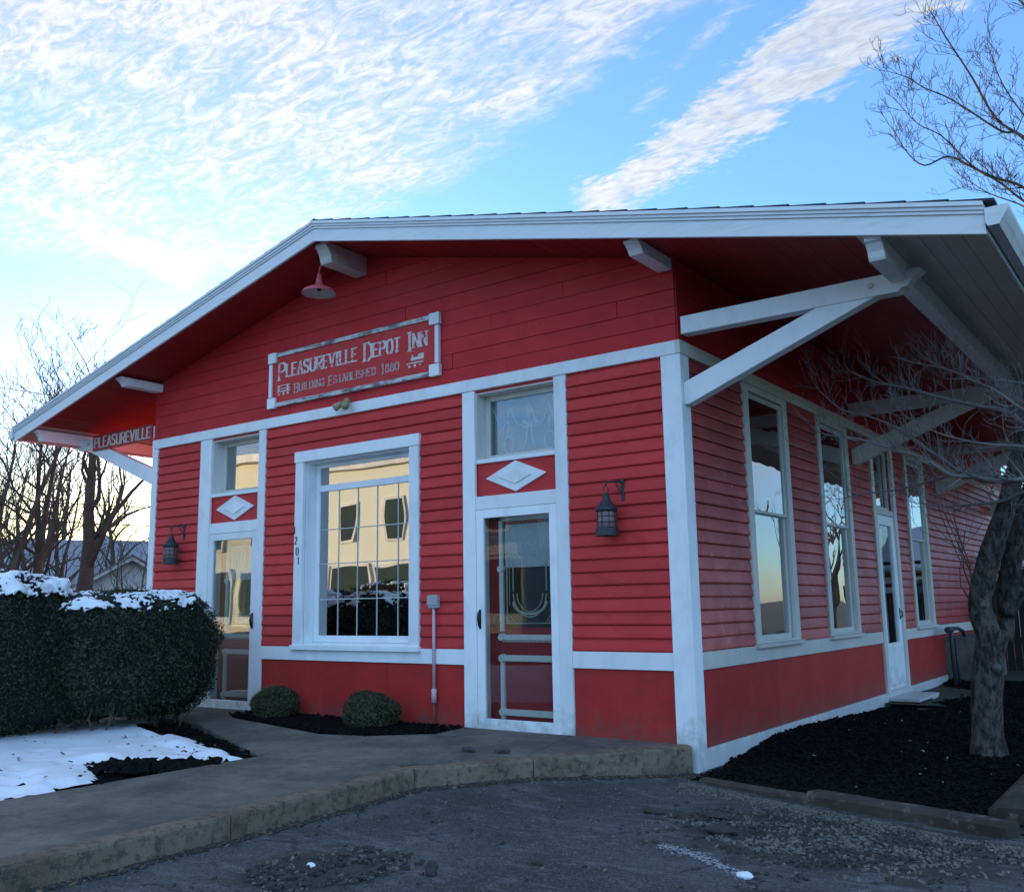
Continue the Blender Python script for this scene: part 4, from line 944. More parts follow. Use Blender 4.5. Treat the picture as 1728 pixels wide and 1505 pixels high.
for x0, sg_ in ((bx0+.14, 1), (bx0+2.30, 1)):      # small train emblems
    loco = x0 > bx0+1
    FR.box(mb, x0, x0+.24, .040, .0432, 3.825, 3.84); FR.box(mb, x0+(.06 if loco else 0), x0+.24, .040, .0435, 3.86, 3.895 if loco else 3.87)
    if loco:
        FR.box(mb, x0+.17, x0+.25, .040, .0437, 3.86, 3.925); FR.box(mb, x0+.075, x0+.095, .040, .0441, 3.89, 3.925)
    else:
        FR.box(mb, x0+.02, x0+.05, .040, .0437, 3.84, 3.90); FR.box(mb, x0+.18, x0+.21, .040, .0441, 3.84, 3.90); FR.box(mb, x0-.0, x0+.24, .040, .0445, 3.90, 3.91)
    for i in range(3): mb.tube([FR.P(x0+.04+i*.08, .040, 3.80), FR.P(x0+.04+i*.08, .0436+.0003*i, 3.80)], .018, 10)
mb.build('train_emblem', 'letters', sg)

# ---------------------------------------------------------------- fittings
gl = thing('gooseneck_lamp', (-4.19, -.47, 4.85), 'faded red barn lamp hanging from the ridge beam end', 'lamp')
c = (-4.22, -.47)
mb = MB(); mb.tube([(-4.03, -.47, 5.04), (-4.05, -.47, 5.09), (-4.12, -.47, 5.11), (-4.19, -.47, 5.08), (-4.22, -.47, 5.02), (-4.22, -.47, 4.90)], .011, 8); mb.build('arm', 'lamp_pink', gl, smooth=True)
MB().lathe([(.0, .165), (.022, .16), (.030, .10), (.040, .06), (.046, .0), (.12, -.012), (.175, -.040), (.198, -.075), (.200, -.084), (.190, -.080)], (c[0], c[1], 4.82), 28).build('shade', 'lamp_pink', gl, smooth=True)
MB().lathe([(.192, -.080), (.17, -.055), (.12, -.030), (.04, -.018), (.0, -.018)], (c[0], c[1], 4.82), 28).build('inner_shade', 'lamp_in', gl, smooth=True, fix=False)
MB().lathe([(0, -.020), (.022, -.022), (.024, -.045), (.0, -.05)], (c[0], c[1], 4.82), 12).build('socket', 'black', gl)
fl = thing('floodlight', (-4.19, -.06, 3.5), 'small tan twin-head floodlight on the white band under the sign', 'floodlight')
MB().tube([(-4.17, -.046, 3.535), (-4.17, -.075, 3.535)], .045, 12).build('base_plate', 'tan', fl)
for sx in (-1, 1):
    MB().tube([(-4.17+sx*.02, -.07, 3.53), (-4.17+sx*.055, -.12, 3.50), (-4.17+sx*.085, -.17, 3.455)], [.018, .036, .046], 12).build('lamp_head', 'tan', fl, smooth=True)

def lantern(u, ztop, label):
    """onion-style ship lantern hung from a wall hook; ztop = top of the wall plate"""
    L_ = thing('wall_lantern', (u, 0, ztop-.3), label, 'lantern', 'lanterns beside the entrances')
    k = .145; y = -k
    mb = MB(); FR.box(mb, u+.085, u+.115, .022, .034, ztop-.19, ztop+.02); mb.tube([(u+.10, -.03, ztop-.02), (u+.07, -.07, ztop-.01), (u+.01, -k, ztop-.015), (u-.01, -k-.005, ztop-.045)], .009, 8); mb.tube([(u+.10, -.03, ztop-.15), (u+.075, -.05, ztop-.08), (u+.06, -.08, ztop-.02)], .006, 6)
    mb.build('wall_bracket', 'iron', L_)
    mb = MB(); mb.tube([(u-.01+.028*math.cos(a*PI/6), y, ztop-.085+.036*math.sin(a*PI/6)) for a in range(13)], .0045, 6, False); mb.build('hanging_ring', 'iron', L_)
    MB().lathe([(0, 0), (.03, -.01), (.036, -.05), (.045, -.07), (.06, -.09), (.085, -.12), (.100, -.135), (.102, -.16), (.085, -.165)], (u-.01, y, ztop-.12), 20).build('cap', 'iron', L_, smooth=True)
    MB().lathe([(.078, 0), (.084, -.02), (.084, -.13), (.078, -.15)], (u-.01, y, ztop-.285), 20).build('globe', 'lantern_glass', L_, smooth=True)
    mb = MB()
    for a in range(8): q = a*PI/4; mb.tube([(u-.01+.088*math.cos(q), y+.088*math.sin(q), ztop-.28), (u-.01+.088*math.cos(q), y+.088*math.sin(q), ztop-.44)], .004, 5)
    for zq in (-.33, -.385): mb.tube([(u-.01+.089*math.cos(a*PI/10), y+.089*math.sin(a*PI/10), ztop+zq) for a in range(21)], .0035, 5, False)
    mb.build('cage', 'iron', L_)
    MB().lathe([(.085, 0), (.102, -.005), (.105, -.03), (.100, -.07), (.106, -.078), (0, -.078)], (u-.01, y, ztop-.43), 20).build('base', 'iron', L_, smooth=True)
lantern(-.70, 2.30, 'dark iron ship lantern on the red wall right of the nearer glass door')
lantern(-7.32, 2.30, 'dark iron ship lantern at the far left end of the front wall above the hedge')

eb = thing('electrical_box', (-2.86, -.05, 1.24), 'small grey outdoor outlet box with conduit right of the large window', 'electrical box')
MB().box(-2.93, -2.80, -.075, -.022, 1.17, 1.305).build('box', 'greymetal', eb, bevel=.006)
MB().box(-2.935, -2.795, -.082, -.0755, 1.20, 1.30).build('cover', 'greymetal', eb, bevel=.003)
MB().tube([(-2.865, -.050, 1.17), (-2.865, -.050, .30)], .017, 10).build('conduit', 'pinkpipe', eb, smooth=True)
MB().tube([(-2.865, -.050, .36), (-2.865, -.050, .22)], .027, 10).build('fitting', 'pinkpipe', eb, smooth=True)
MB().tube([(-2.865, -.050, .22), (-2.865, -.050, -.06)], .013, 8).build('pipe_stub', simple('rusted_pipe', (.14, .06, .045), .8, .4, 20), eb, smooth=True)
hk = MB(); hk.tube([(1.40, .06, 3.52), (1.40, .06, 3.46), (1.415, .06, 3.445), (1.425, .06, 3.46)], .004, 5); tag(hk.build('hook', 'greymetal'), 'tiny pale hook hanging under the nearest eave bracket brace', 'hook')
gp = thing('gas_riser', (.25, 9.2, -.2), 'grey metal gas riser pipe with bent top beside the side wall', 'pipe')
MB().tube([(.25, 8.85, -.25), (.25, 8.82, .62), (.25, 8.90, .70), (.25, 9.35, .70), (.25, 9.75, .64), (.25, 9.85, .50)], .030, 10).build('pipe', 'iron', gp, smooth=True)
MB().tube([(.25, 9.15, -.25), (.25, 9.12, .55)], .022, 10).build('second_pipe', 'iron', gp, smooth=True)
MB().tube([(.25, 8.62, .69), (.25, 8.86, .69)], [.05, .05], 10).build('valve', 'iron', gp)

# ---------------------------------------------------------------- shrubs and hedge
def foliage(name, c, s, n, leaf, mat, parent, ex=3., seed=0, core=None, flat_bottom=-.9, clump=.10):
    """leaf faces spread through the outer shell of a clipped rounded shape, over a dark core"""
    rnd = random.Random(seed); mb = MB()
    def shape(d):
        k = (abs(d.x)**ex+abs(d.y)**ex+abs(d.z)**ex)**(-1/ex)
        q = d*k; b = 1+clump*noise.noise(Vector((q.x*s[0], q.y*s[1], q.z*s[2]))*2.6+Vector((seed, 0, 0)))+clump*.5*noise.noise(Vector((q.x*s[0], q.y*s[1], q.z*s[2]))*7)
        return Vector((q.x*s[0], q.y*s[1], q.z*s[2]))*b
    for i in range(n):
        d = Vector((rnd.gauss(0, 1), rnd.gauss(0, 1), rnd.gauss(0, 1))).normalized()
        if d.z < flat_bottom: continue
        p = shape(d)*(1-abs(rnd.gauss(0, .035)))+Vector(c)
        nn = (d+Vector((rnd.gauss(0, .7), rnd.gauss(0, .7), rnd.gauss(0, .7)+.3))).normalized(); a = nn.orthogonal().normalized(); a = (a*math.cos(i)+nn.cross(a)*math.sin(i)); b = nn.cross(a); l_ = leaf*rnd.uniform(.6, 1.4)
        mb.add([p-a*l_*.28, p+b*l_*.1+a*0-b*.0, p+a*l_*.28, p+b*l_], [(0, 1, 2, 3)])
    o = mb.build(name, mat, parent, fix=False)
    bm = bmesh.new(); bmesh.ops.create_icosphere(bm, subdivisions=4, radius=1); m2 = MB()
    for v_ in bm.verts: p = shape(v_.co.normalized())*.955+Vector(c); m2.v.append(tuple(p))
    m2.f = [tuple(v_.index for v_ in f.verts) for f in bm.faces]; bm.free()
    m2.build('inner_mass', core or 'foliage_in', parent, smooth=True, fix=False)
    return shape
def hedge(c, s, n, seed, label, snow_pts):
    h = thing('clipped_shrub', (c[0], c[1], -.05), label, 'shrub', 'clipped evergreen shrubs left of the walk')
    sh = foliage('foliage', c, s, n, .034, 'foliage', h, 3.6, seed, clump=.09)
    mb = MB(); rnd = random.Random(seed)
    for i in range(16):
        x = c[0]+s[0]*rnd.uniform(-.1, .75); y = c[1]+s[1]*rnd.uniform(-.75, .75); p = Vector((x, y, -.08)); pts = [p]
        for k in range(4): p = p+Vector((rnd.gauss(0, .04), rnd.gauss(0, .04), .12)); pts.append(p)
        mb.tube(pts, [.014, .012, .010, .008, .006], 5)
        for k in range(5):
            q = pts[rnd.randint(1, 3)]; e_ = q+Vector((rnd.uniform(-.05, .22), rnd.gauss(0, .1), rnd.uniform(.05, .2))); mb.tube([q, q.lerp(e_, .5)+Vector((0, 0, .015)), e_], [.006, .004, .002], 4)
    mb.build('stem', 'drystem', h)['kind'] = 'stuff'
    mb = MB()
    for i in range(700):      # stray shoots that escaped the last clipping
        d = Vector((rnd.gauss(.3, .8), rnd.gauss(0, .8), abs(rnd.gauss(.35, .6)))).normalized(); p = sh(d)*.985+Vector(c); e_ = p+(d+Vector((rnd.gauss(0, .4), rnd.gauss(0, .4), .4))).normalized()*rnd.uniform(.02, .075)
        mb.tube([p, e_], [.0022, .001], 3)
        for k in range(5):
            q = p.lerp(e_, rnd.uniform(.3, 1)); a = Vector((rnd.gauss(0, 1), rnd.gauss(0, 1), rnd.gauss(0, 1))).normalized(); b = a.orthogonal().normalized(); mb.add([q-b*.004, q+a*.012, q+b*.004, q+a*.024], [(0, 1, 3, 2)])
    mb.build('stray_shoot', 'foliage', h, fix=False)['kind'] = 'stuff'
    return h, sh
h1, sh1 = hedge((-6.35, -3.25, .79), (.98, 1.22, .78), 42000, 3, 'taller clipped dark evergreen shrub at the left edge, snow on top', None)
h2, sh2 = hedge((-6.02, -1.72, .74), (1.0, .92, .66), 38000, 5, 'clipped dark evergreen shrub beside the left entrance, snow on its shoulder', None)
def snow_cap(c, sh, cond, name_label, seed):
    """snow lying on the shoulder of a clipped shrub, following its shape"""
    mb = MB(); nA, nE = 420, 110; idx = {}
    for i in range(nA):
        for j in range(nE):
            a = -PI+2*PI*i/nA; e_ = R(16)+(R(90)-R(16))*j/(nE-1)
            d = Vector((math.cos(a)*math.cos(e_), math.sin(a)*math.cos(e_), math.sin(e_))); q = sh(d)
            nz = .8*fbm(q.x*2.4+seed, q.y*2.4, q.z*2.)+.5*fbm(q.x*7, q.y*7, seed+q.z*4)+.42*fbm(q.x*26, q.y*26, q.z*26)
            if cond(q, d, nz): idx[i, j] = len(mb.v); p = q*(.992+.026*ss(-.05, .3, nz)+.012*fbm(q.x*14, q.y*14, q.z*14))+Vector(c)+Vector((0, 0, .008)); mb.v.append(tuple(p))
    for (i, j) in list(idx):
        k = [(i, j), ((i+1) % nA, j), ((i+1) % nA, j+1), (i, j+1)]
        if all(q in idx for q in k): mb.f.append(tuple(idx[q] for q in k))
    o = mb.build('shrub_snow', 'snow', smooth=True, fix=False)
    s_ = o.modifiers.new('thick', 'SOLIDIFY'); s_.thickness = .014; s_.offset = -1
    return tag(o, name_label, 'snow', 'snow lying on the clipped shrubs')
snow_cap((-6.35, -3.25, .79), sh1, lambda q, d, nz: d.x > -.3 and .54+.06*nz < q.z and d.z < .86+.1*nz and nz > -.02, 'bluish snow patches on the shoulder of the taller left shrub', 2.)
snow_cap((-6.02, -1.72, .74), sh2, lambda q, d, nz: d.x > -.3 and .44+.06*nz < q.z and d.z < .86+.1*nz and nz > .01, 'smaller snow patches on the shrub beside the left entrance', 7.)

def small_shrub(c, s, label, seed):
    h = thing('boxwood_shrub', (c[0], c[1], -.03), label, 'shrub', 'small round shrubs under the large window')
    foliage('foliage', c, s, 8000, .024, 'box', h, 2.05, seed, clump=.26)
    mb = MB(); rnd = random.Random(seed)
    for i in range(420):
        d = Vector((rnd.gauss(0, .8), rnd.gauss(0, .8), abs(rnd.gauss(0, .9)))).normalized(); p = Vector(c)+Vector((d.x*s[0], d.y*s[1], d.z*s[2]))*.95; e_ = p+d*rnd.uniform(.02, .055); mb.tube([p, e_], [.003, .0015], 3)
    mb.build('shoot', simple('yellow_shoots', (.11, .085, .035), .7, .3, 10), h, fix=False)['kind'] = 'stuff'
small_shrub((-4.98, -.34, .115), (.255, .25, .215), 'small round shrub in the bed nearer the left entrance', 11)
small_shrub((-3.42, -.40, .10), (.30, .27, .225), 'small round shrub in the bed below the large window\'s right side', 12)

# snow on the ground left of the walk, with holes showing soil
def snow_ground():
    poly = [Vector(p) for p in ((-8.1, -7.9), (-3.05, -7.9), (-2.98, -5.2), (-2.92, -4.45), (-2.95, -3.95), (-3.02, -3.65), (-3.35, -3.45), (-3.5, -3.15), (-3.2, -2.95), (-2.92, -2.75), (-2.80, -2.42), (-3.35, -2.22), (-4.3, -1.90), (-5.2, -1.75), (-6.6, -1.35), (-8.1, -1.3))]
    def inside(x, y):
        r = False; j = len(poly)-1
        for i in range(len(poly)):
            a, b = poly[i], poly[j]
            if (a.y > y) != (b.y > y) and x < (b.x-a.x)*(y-a.y)/(b.y-a.y)+a.x: r = not r
            j = i
        return r
    def dist(x, y):
        m_ = 9
        for a, b in zip(poly, poly[1:]+poly[:1]):
            ab = b-a; t_ = max(0, min(1, ((x-a.x)*ab.x+(y-a.y)*ab.y)/ab.length_squared)); m_ = min(m_, math.hypot(a.x+ab.x*t_-x, a.y+ab.y*t_-y))
        return m_ if inside(x, y) else -m_
    holes = [(-3.02, -4.23, .05), (-3.35, -4.02, .055), (-3.62, -3.85, .03), (-3.9, -2.35, .05), (-3.55, -2.5, .04), (-3.15, -2.55, .035), (-3.75, -3.3, .09), (-4.7, -2.0, .07), (-3.1, -3.3, .06)]
    step = .05; mb = MB(); idx = {}; nx = int((8.1-2.75)/step); ny = int((7.9-1.2)/step)
    H = {}
    for i in range(nx+1):
        for j in range(ny+1):
            x = -8.1+i*step; y = -7.9+j*step
            d = dist(x, y) if x > -5.6 else (1 if y < -1.4 else -1)
            d += .055*fbm(x*4, y*4)
            for hx, hy, hr in holes: d = min(d, math.hypot((x-hx)/1.3, y-hy)-hr+.012*fbm(x*20, y*20))
            H[i, j] = d
            if d > -.03: idx[i, j] = len(mb.v); mb.v.append((x, y, -.035+.062*ss(-.03, .16, d)+.020*fbm(x*1.8, y*1.8)+.008*fbm(x*7, y*7)-sum(.030*ss(.16, .05, math.hypot(x-fx, (y-fy)*1.5)) for fx, fy in ((-3.6, -4.3), (-3.9, -3.75), (-3.75, -3.1), (-4.15, -2.7), (-4.6, -3.2), (-3.2, -4.9)))))
    for (i, j) in list(idx):
        k = [(i, j), (i+1, j), (i+1, j+1), (i, j+1)]
        if all(q in idx for q in k): mb.f.append(tuple(idx[q] for q in k))
    return tag(mb.build('snow_patch', 'snow', smooth=True, fix=False), 'bluish snow patch between the clipped shrubs and the walk', 'snow')
snow_ground()

# ---------------------------------------------------------------- trees
def catmull(pts, sub=5):
    P_ = [Vector(p) for p in pts]; P_ = [P_[0]*2-P_[1]]+P_+[P_[-1]*2-P_[-2]]; out = []
    for i in range(1, len(P_)-2):
        a, b, c_, d = P_[i-1:i+3]
        for k in range(sub):
            t_ = k/sub; out.append(.5*((2*b)+(c_-a)*t_+(2*a-5*b+4*c_-d)*t_*t_+(3*b-a-3*c_+d)*t_**3))
    out.append(P_[-2]); return out
def twigs(mb, p, d, L_, r, lev, rnd, up=.15, n3=3, spread=.9, minr=.0016, kids=(2, 4), tip=None):
    seg = 4; pts = [Vector(p)]; dd = Vector(d).normalized(); q = Vector(p)
    for i in range(seg):
        dd = (dd+Vector((rnd.gauss(0, .24), rnd.gauss(0, .24), rnd.gauss(0, .20)+up*.6))).normalized(); q = q+dd*L_/seg; pts.append(q)
    rs = [max(minr, r*(1-.6*i/seg)) for i in range(seg+1)]
    mb.tube(pts, rs, n3 if r < .01 else 5, False)
    if lev <= 0: return
    for k in range(rnd.randint(*kids)):
        i = rnd.randint(1, seg); base = pts[i]; ax = (pts[i]-pts[i-1]).normalized()
        s_ = Vector((rnd.gauss(0, 1), rnd.gauss(0, 1), rnd.gauss(.15, .8))); s_ = (s_-ax*s_.dot(ax)); s_.normalize()
        twigs(mb, base, ax*(1-.45*spread)+s_*spread*.75+Vector((0, 0, up*.8)), L_*rnd.uniform(.45, .75), max(minr, rs[i]*.66), lev-1, rnd, up, n3, spread, minr, kids)
def leaner():
    rnd = random.Random(21)
    tr = thing('leaning_tree', (2.0, 1.5, -.1), 'bare grey tree leaning over the mulch bed at the right edge', 'tree', None)
    mb = MB(); y = 1.5
    trunk = catmull([(2.0, y, -.30), (1.99, y, -.06), (2.01, y, .30), (2.05, y, .62), (2.12, y, .92)])
    def rad(pts, tab): return [interp(tab, p.z)*(1+.10*fbm(p.x*5, p.y*5, p.z*6)) for p in pts]
    mb.tube(trunk, rad(trunk, [(-.3, .165), (-.1, .140), (.1, .124), (.7, .124), (.92, .138)]), 22)
    sL = catmull([(2.10, y, .80), (2.03, y, 1.08), (2.07, y, 1.30), (2.17, y, 1.60), (2.32, y, 1.97), (2.43, y, 2.33), (2.55, y-.05, 2.78), (2.78, y-.1, 3.22), (3.08, y-.15, 3.6), (3.20, y+.4, 4.5), (3.1, y+1.0, 5.3)])
    mb.tube(sL, rad(sL, [(.8, .105), (1.3, .095), (2.0, .078), (2.8, .062), (3.6, .06), (5.3, .03)]), 16)
    sR = catmull([(2.12, y+.25, .80), (2.20, y+.3, 1.25), (2.32, y+.35, 1.68), (2.46, y+.35, 2.10), (2.72, y+.3, 2.6), (3.1, y+.2, 3.2), (3.35, y+1.2, 4.2), (3.3, y+1.5, 5.0), (3.2, y+1.6, 6.2)])
    mb.tube(sR, rad(sR, [(.8, .105), (1.3, .088), (2.0, .075), (3.2, .055), (6, .03)]), 16)
    sB = catmull([(2.2, y+.2, 1.05), (2.34, y+.15, 1.28), (2.5, y+.1, 1.47), (2.8, y, 1.8), (3.05, y-.3, 2.2), (3.1, y-.5, 2.5)])
    mb.tube(sB, rad(sB, [(1., .075), (1.5, .06), (2.5, .04)]), 12)
    mb.build('trunk', 'bark', tr, smooth=True)
    for kp, kr in (((2.07, y-.075, 1.12), .045), ((2.13, y-.105, .60), .034)):
        kn = MB(); k0 = Vector(kp); dv = (CAMP-k0).normalized(); kn.tube([k0-dv*.03, k0+dv*.012, k0+dv*.018, k0+dv*.006], [kr*1.15, kr, kr*.70, kr*.40], 14); kn.build('knot', M['knot'], tr, smooth=True)
    sh = MB()      # thin shoots rising from the fork
    for a, b in (((1.98, y, 1.22), (1.55, 1.5, 2.1)), ((1.98, y, 1.25), (1.80, 1.5, 2.15)), ((1.97, y, 1.2), (1.86, 1.6, 2.0)), ((1.96, y, 1.15), (1.70, 1.4, 1.75))):
        a, b = Vector(a), Vector(b); twigs(sh, a, b-a, (b-a).length, .008, 2, rnd, .08, 4, .5, .0016, (2, 3))
    sh.build('shoot', 'twigdark', tr, fix=False)['kind'] = 'stuff'
    guides = [
        ([(3.1, 1.2, 2.35), (2.65, 1.0, 2.52), (2.47, 1.0, 2.69), (2.21, 1.0, 2.79), (1.94, 1.0, 2.9), (1.7, 1.0, 3.01), (1.45, 1.0, 3.1), (1.23, 1.0, 3.23)], .026),
        ([(3.1, 1.0, 2.45), (2.74, .8, 2.6), (2.6, .8, 2.67), (2.43, .8, 2.84), (2.26, .8, 2.96), (2.09, .8, 3.07), (1.9, .8, 3.15)], .018),
        ([(3.1, .8, 2.1), (2.82, .7, 2.04), (2.58, .7, 2.09), (2.42, .7, 2.09), (2.21, .7, 2.15), (2.05, .7, 2.18), (1.86, .7, 2.33), (1.58, .7, 2.46), (1.3, .7, 2.57), (1.09, .7, 2.62)], .030),
        ([(3.1, 1.1, 2.1), (2.77, 1.2, 2.02), (2.5, 1.2, 2.04), (2.33, 1.2, 1.98), (2.1, 1.2, 1.97), (1.86, 1.2, 1.97), (1.72, 1.2, 2.0)], .022),
        ([(2.05, .75, 2.18), (1.85, 1.0, 2.19), (1.7, 1.1, 2.16), (1.43, 1.2, 2.14), (1.17, 1.2, 2.13), (1.0, 1.2, 2.1)], .013),
        ([(2.12, .72, 2.2), (1.87, .9, 2.42), (1.64, .9, 2.63), (1.41, .9, 2.77), (1.15, .9, 2.88), (.95, .9, 3.1)], .013),
        ([(3.1, 1.4, 3.0), (2.8, 1.3, 2.9), (2.5, 1.2, 2.98), (2.2, 1.1, 3.05), (1.95, 1.1, 3.2)], .014),
        ([(2.9, .9, 2.3), (2.6, .7, 2.35), (2.3, .6, 2.40), (2.0, .6, 2.52), (1.75, .6, 2.7)], .014),
    ]
    # limbs come off the main stems outside the frame
    MB().tube(catmull([(3.05, 1.2, 2.2), (3.1, 1.1, 2.3), (3.15, 1.0, 2.5), (3.2, 1.2, 2.9), (3.15, 1.35, 3.4)]), .035, 8).build('limb', 'twig', tr, smooth=True, fix=False)
    cr = MB()
    for pts, r0 in guides:
        c_ = catmull(pts, 4); n = len(c_); rs = [r0*(1-.72*i/(n-1)) for i in range(n)]; MB().tube(c_, rs, 7).build('limb', 'twig', tr, smooth=True, fix=False)
        for i in range(2, n):
            for rep in range(2):
                if rnd.random() < .66:
                    ax = (c_[i]-c_[i-1]).normalized(); s_ = Vector((rnd.gauss(-.2, .7), rnd.gauss(0, .8), rnd.gauss(.25, .75))); s_ -= ax*s_.dot(ax)*.8
                    twigs(cr, c_[i], ax*.6+s_.normalized()*.8, rnd.uniform(.12, .34), max(.0028, rs[i]*.42), 2, rnd, .30, 3, .9, .0014, (2, 3))
        twigs(cr, c_[-1], c_[-1]-c_[-2], .3, .004, 2, rnd, .3, 3, .8, .0015, (2, 4))
    cr.build('crown', 'twig', tr, fix=False)['kind'] = 'stuff'; cr = MB()
    up = [
        ([(3.2, 3.0, 6.6), (3.04, 3.0, 6.89), (2.75, 3.0, 7.35), (2.5, 3.0, 7.8)], .02),
        ([(3.3, 3.0, 4.9), (3.03, 3.0, 5.2), (2.61, 3.0, 5.88), (2.37, 3.0, 6.19), (2.18, 3.0, 6.74), (1.99, 3.0, 7.23), (1.84, 3.0, 7.65)], .022),
        ([(3.03, 3.0, 5.14), (2.61, 3.0, 5.9), (2.41, 3.0, 6.03), (2.15, 3.0, 6.33), (1.93, 3.0, 6.58), (1.7, 3.0, 6.78), (1.53, 3.0, 6.97), (1.35, 3.0, 7.1)], .015),
        ([(3.3, 3.1, 4.6), (2.98, 3.2, 4.84), (2.54, 3.2, 5.43), (2.28, 3.2, 5.62), (2.06, 3.2, 5.81), (1.84, 3.2, 6.0), (1.59, 3.2, 5.97), (1.42, 3.2, 6.18), (1.3, 3.2, 6.49)], .02),
        ([(2.97, 3.2, 4.78), (2.52, 3.2, 5.29), (2.33, 3.2, 5.54), (2.07, 3.2, 5.82), (1.8, 3.2, 6.25), (1.57, 3.2, 6.47), (1.4, 3.2, 6.75)], .015),
        ([(3.3, 3.2, 4.5), (3.0, 3.5, 4.9), (2.7, 3.7, 5.2), (2.4, 3.8, 5.5), (2.1, 3.9, 5.75), (1.8, 4.0, 6.1)], .016),
        ([(3.3, 3.0, 4.9), (2.9, 2.8, 5.4), (2.7, 2.7, 5.9), (2.5, 2.7, 6.4), (2.4, 2.7, 6.9)], .014),
    ]
    for pts, r0 in up:
        c_ = catmull(pts, 4); n = len(c_); rs = [r0*(1-.75*i/(n-1)) for i in range(n)]; MB().tube(c_, rs, 7).build('limb', 'twigdark', tr, smooth=True, fix=False)
        for i in range(1, n):
            for rep in range(2):
                if rnd.random() < .50:
                    ax = (c_[i]-c_[i-1]).normalized(); s_ = Vector((rnd.gauss(-.3, .7), rnd.gauss(0, .8), rnd.gauss(.35, .7))); s_ -= ax*s_.dot(ax)*.8
                    twigs(cr, c_[i], ax*.7+s_.normalized()*.7, rnd.uniform(.16, .40), max(.0035, rs[i]*.45), 2, rnd, .22, 3, .8, .0022, (2, 4))
        twigs(cr, c_[-1], c_[-1]-c_[-2], .35, .004, 2, rnd, .3, 3, .8, .002, (2, 4))
    cr.build('crown', 'twigdark', tr, fix=False)['kind'] = 'stuff'
leaner()

def far_tree(base, h_, r0, seed, label, stems=1, lean=(0, 0), mat='twigdark', lev=4, group='bare trees beyond the shrubs', dens=(2, 3), first=.25, wide=.9, forks=None):
    rnd = random.Random(seed); tr = thing('bare_tree', base, label, 'tree', group); tk = MB(); cr = MB()
    for s_ in range(stems):
        a = rnd.uniform(0, 2*PI); off = .12*stems*(1 if stems > 1 else 0); ln = Vector((lean[0]+(math.cos(a)*.25 if stems > 1 else 0), lean[1]+(math.sin(a)*.25 if stems > 1 else 0), 1)).normalized()
        p = Vector(base)+Vector((math.cos(a)*off, math.sin(a)*off, 0)); pts = [p]; d = ln
        n = 9
        for i in range(n):
            d = (d+Vector((rnd.gauss(0, .09), rnd.gauss(0, .09), .12))).normalized(); pts.append(pts[-1]+d*h_*.8/n)
        rs = [r0*(1-.85*i/n) for i in range(n+1)]; tk.tube(pts, rs, 10)
        for i in range(max(1, int(first*n)), n+1):
            for k in range(rnd.randint(1, 2)):
                q = rnd.uniform(0, 2*PI); dd = Vector((math.cos(q)*wide, math.sin(q)*wide, rnd.uniform(.5, 1.1)))
                twigs(cr, pts[i], dd, h_*.34*(1-.5*i/n)*rnd.uniform(.7, 1.25), max(.012, rs[i]*.5), lev-1, rnd, .22, 3, .8, .0055, dens)
    tk.build('trunk', 'twigdark', tr, smooth=True, fix=False); cr.build('crown', mat, tr, fix=False)['kind'] = 'stuff'
def along(px_az, dist):   # a spot at an azimuth (degrees left of +y) and distance from the place the photo was taken
    a = R(px_az); return (CAMP.x-math.sin(a)*dist, CAMP.y+math.cos(a)*dist, -.15)
far_tree(along(60.3, 27), 8.8, .26, 31, 'thick-trunked bare tree standing between the far houses', 1, (0, 0), first=.4)
far_tree(along(64.6, 24), 7.4, .12, 32, 'dense many-stemmed bare tree at the left edge', 5, (0, 0), lev=4)
far_tree(along(62.6, 30), 7.0, .09, 33, 'slender many-stemmed bare tree right of the dense one', 4, (0, 0), lev=3)
far_tree(along(66.3, 33), 8.6, .12, 34, 'tall bare tree at the frame edge behind the dense one', 1)
far_tree(along(63.6, 46), 10.5, .2, 35, 'hazy bare tree rising behind the grey-roofed house', 1)
far_tree(along(58.9, 52), 9.8, .2, 36, 'hazy bare tree right behind the thick trunk', 1)
far_tree(along(61.4, 60), 12.5, .25, 37, 'tallest bare tree, its tip just over the roof edge', 1)
far_tree(along(57.8, 44), 5.2, .07, 38, 'low bare tree beside the building\'s far left corner', 3, lev=3)
far_tree(along(65.6, 62), 11, .22, 39, 'farthest bare tree at the left edge', 1)
# trees on the far side of the yard, seen in the side windows
for i, (x, y, hh) in enumerate(((9, 16, 8), (14, 24, 10), (20, 19, 9), (11, 34, 11), (26, 40, 11), (7.5, 27, 8))):
    far_tree((x, y, -.2), hh, .16, 60+i, ['bare tree nearest the side yard, reflected in the first tall window', 'bare tree second nearest beyond the side yard, left of the gabled house', 'bare tree just before the dark gabled house', 'tallest bare tree behind the side yard fence', 'farthest bare tree, behind the dark gabled house', 'bare tree close behind the pale garage'][i], 1, lev=3, group='bare trees reflected in the side windows')

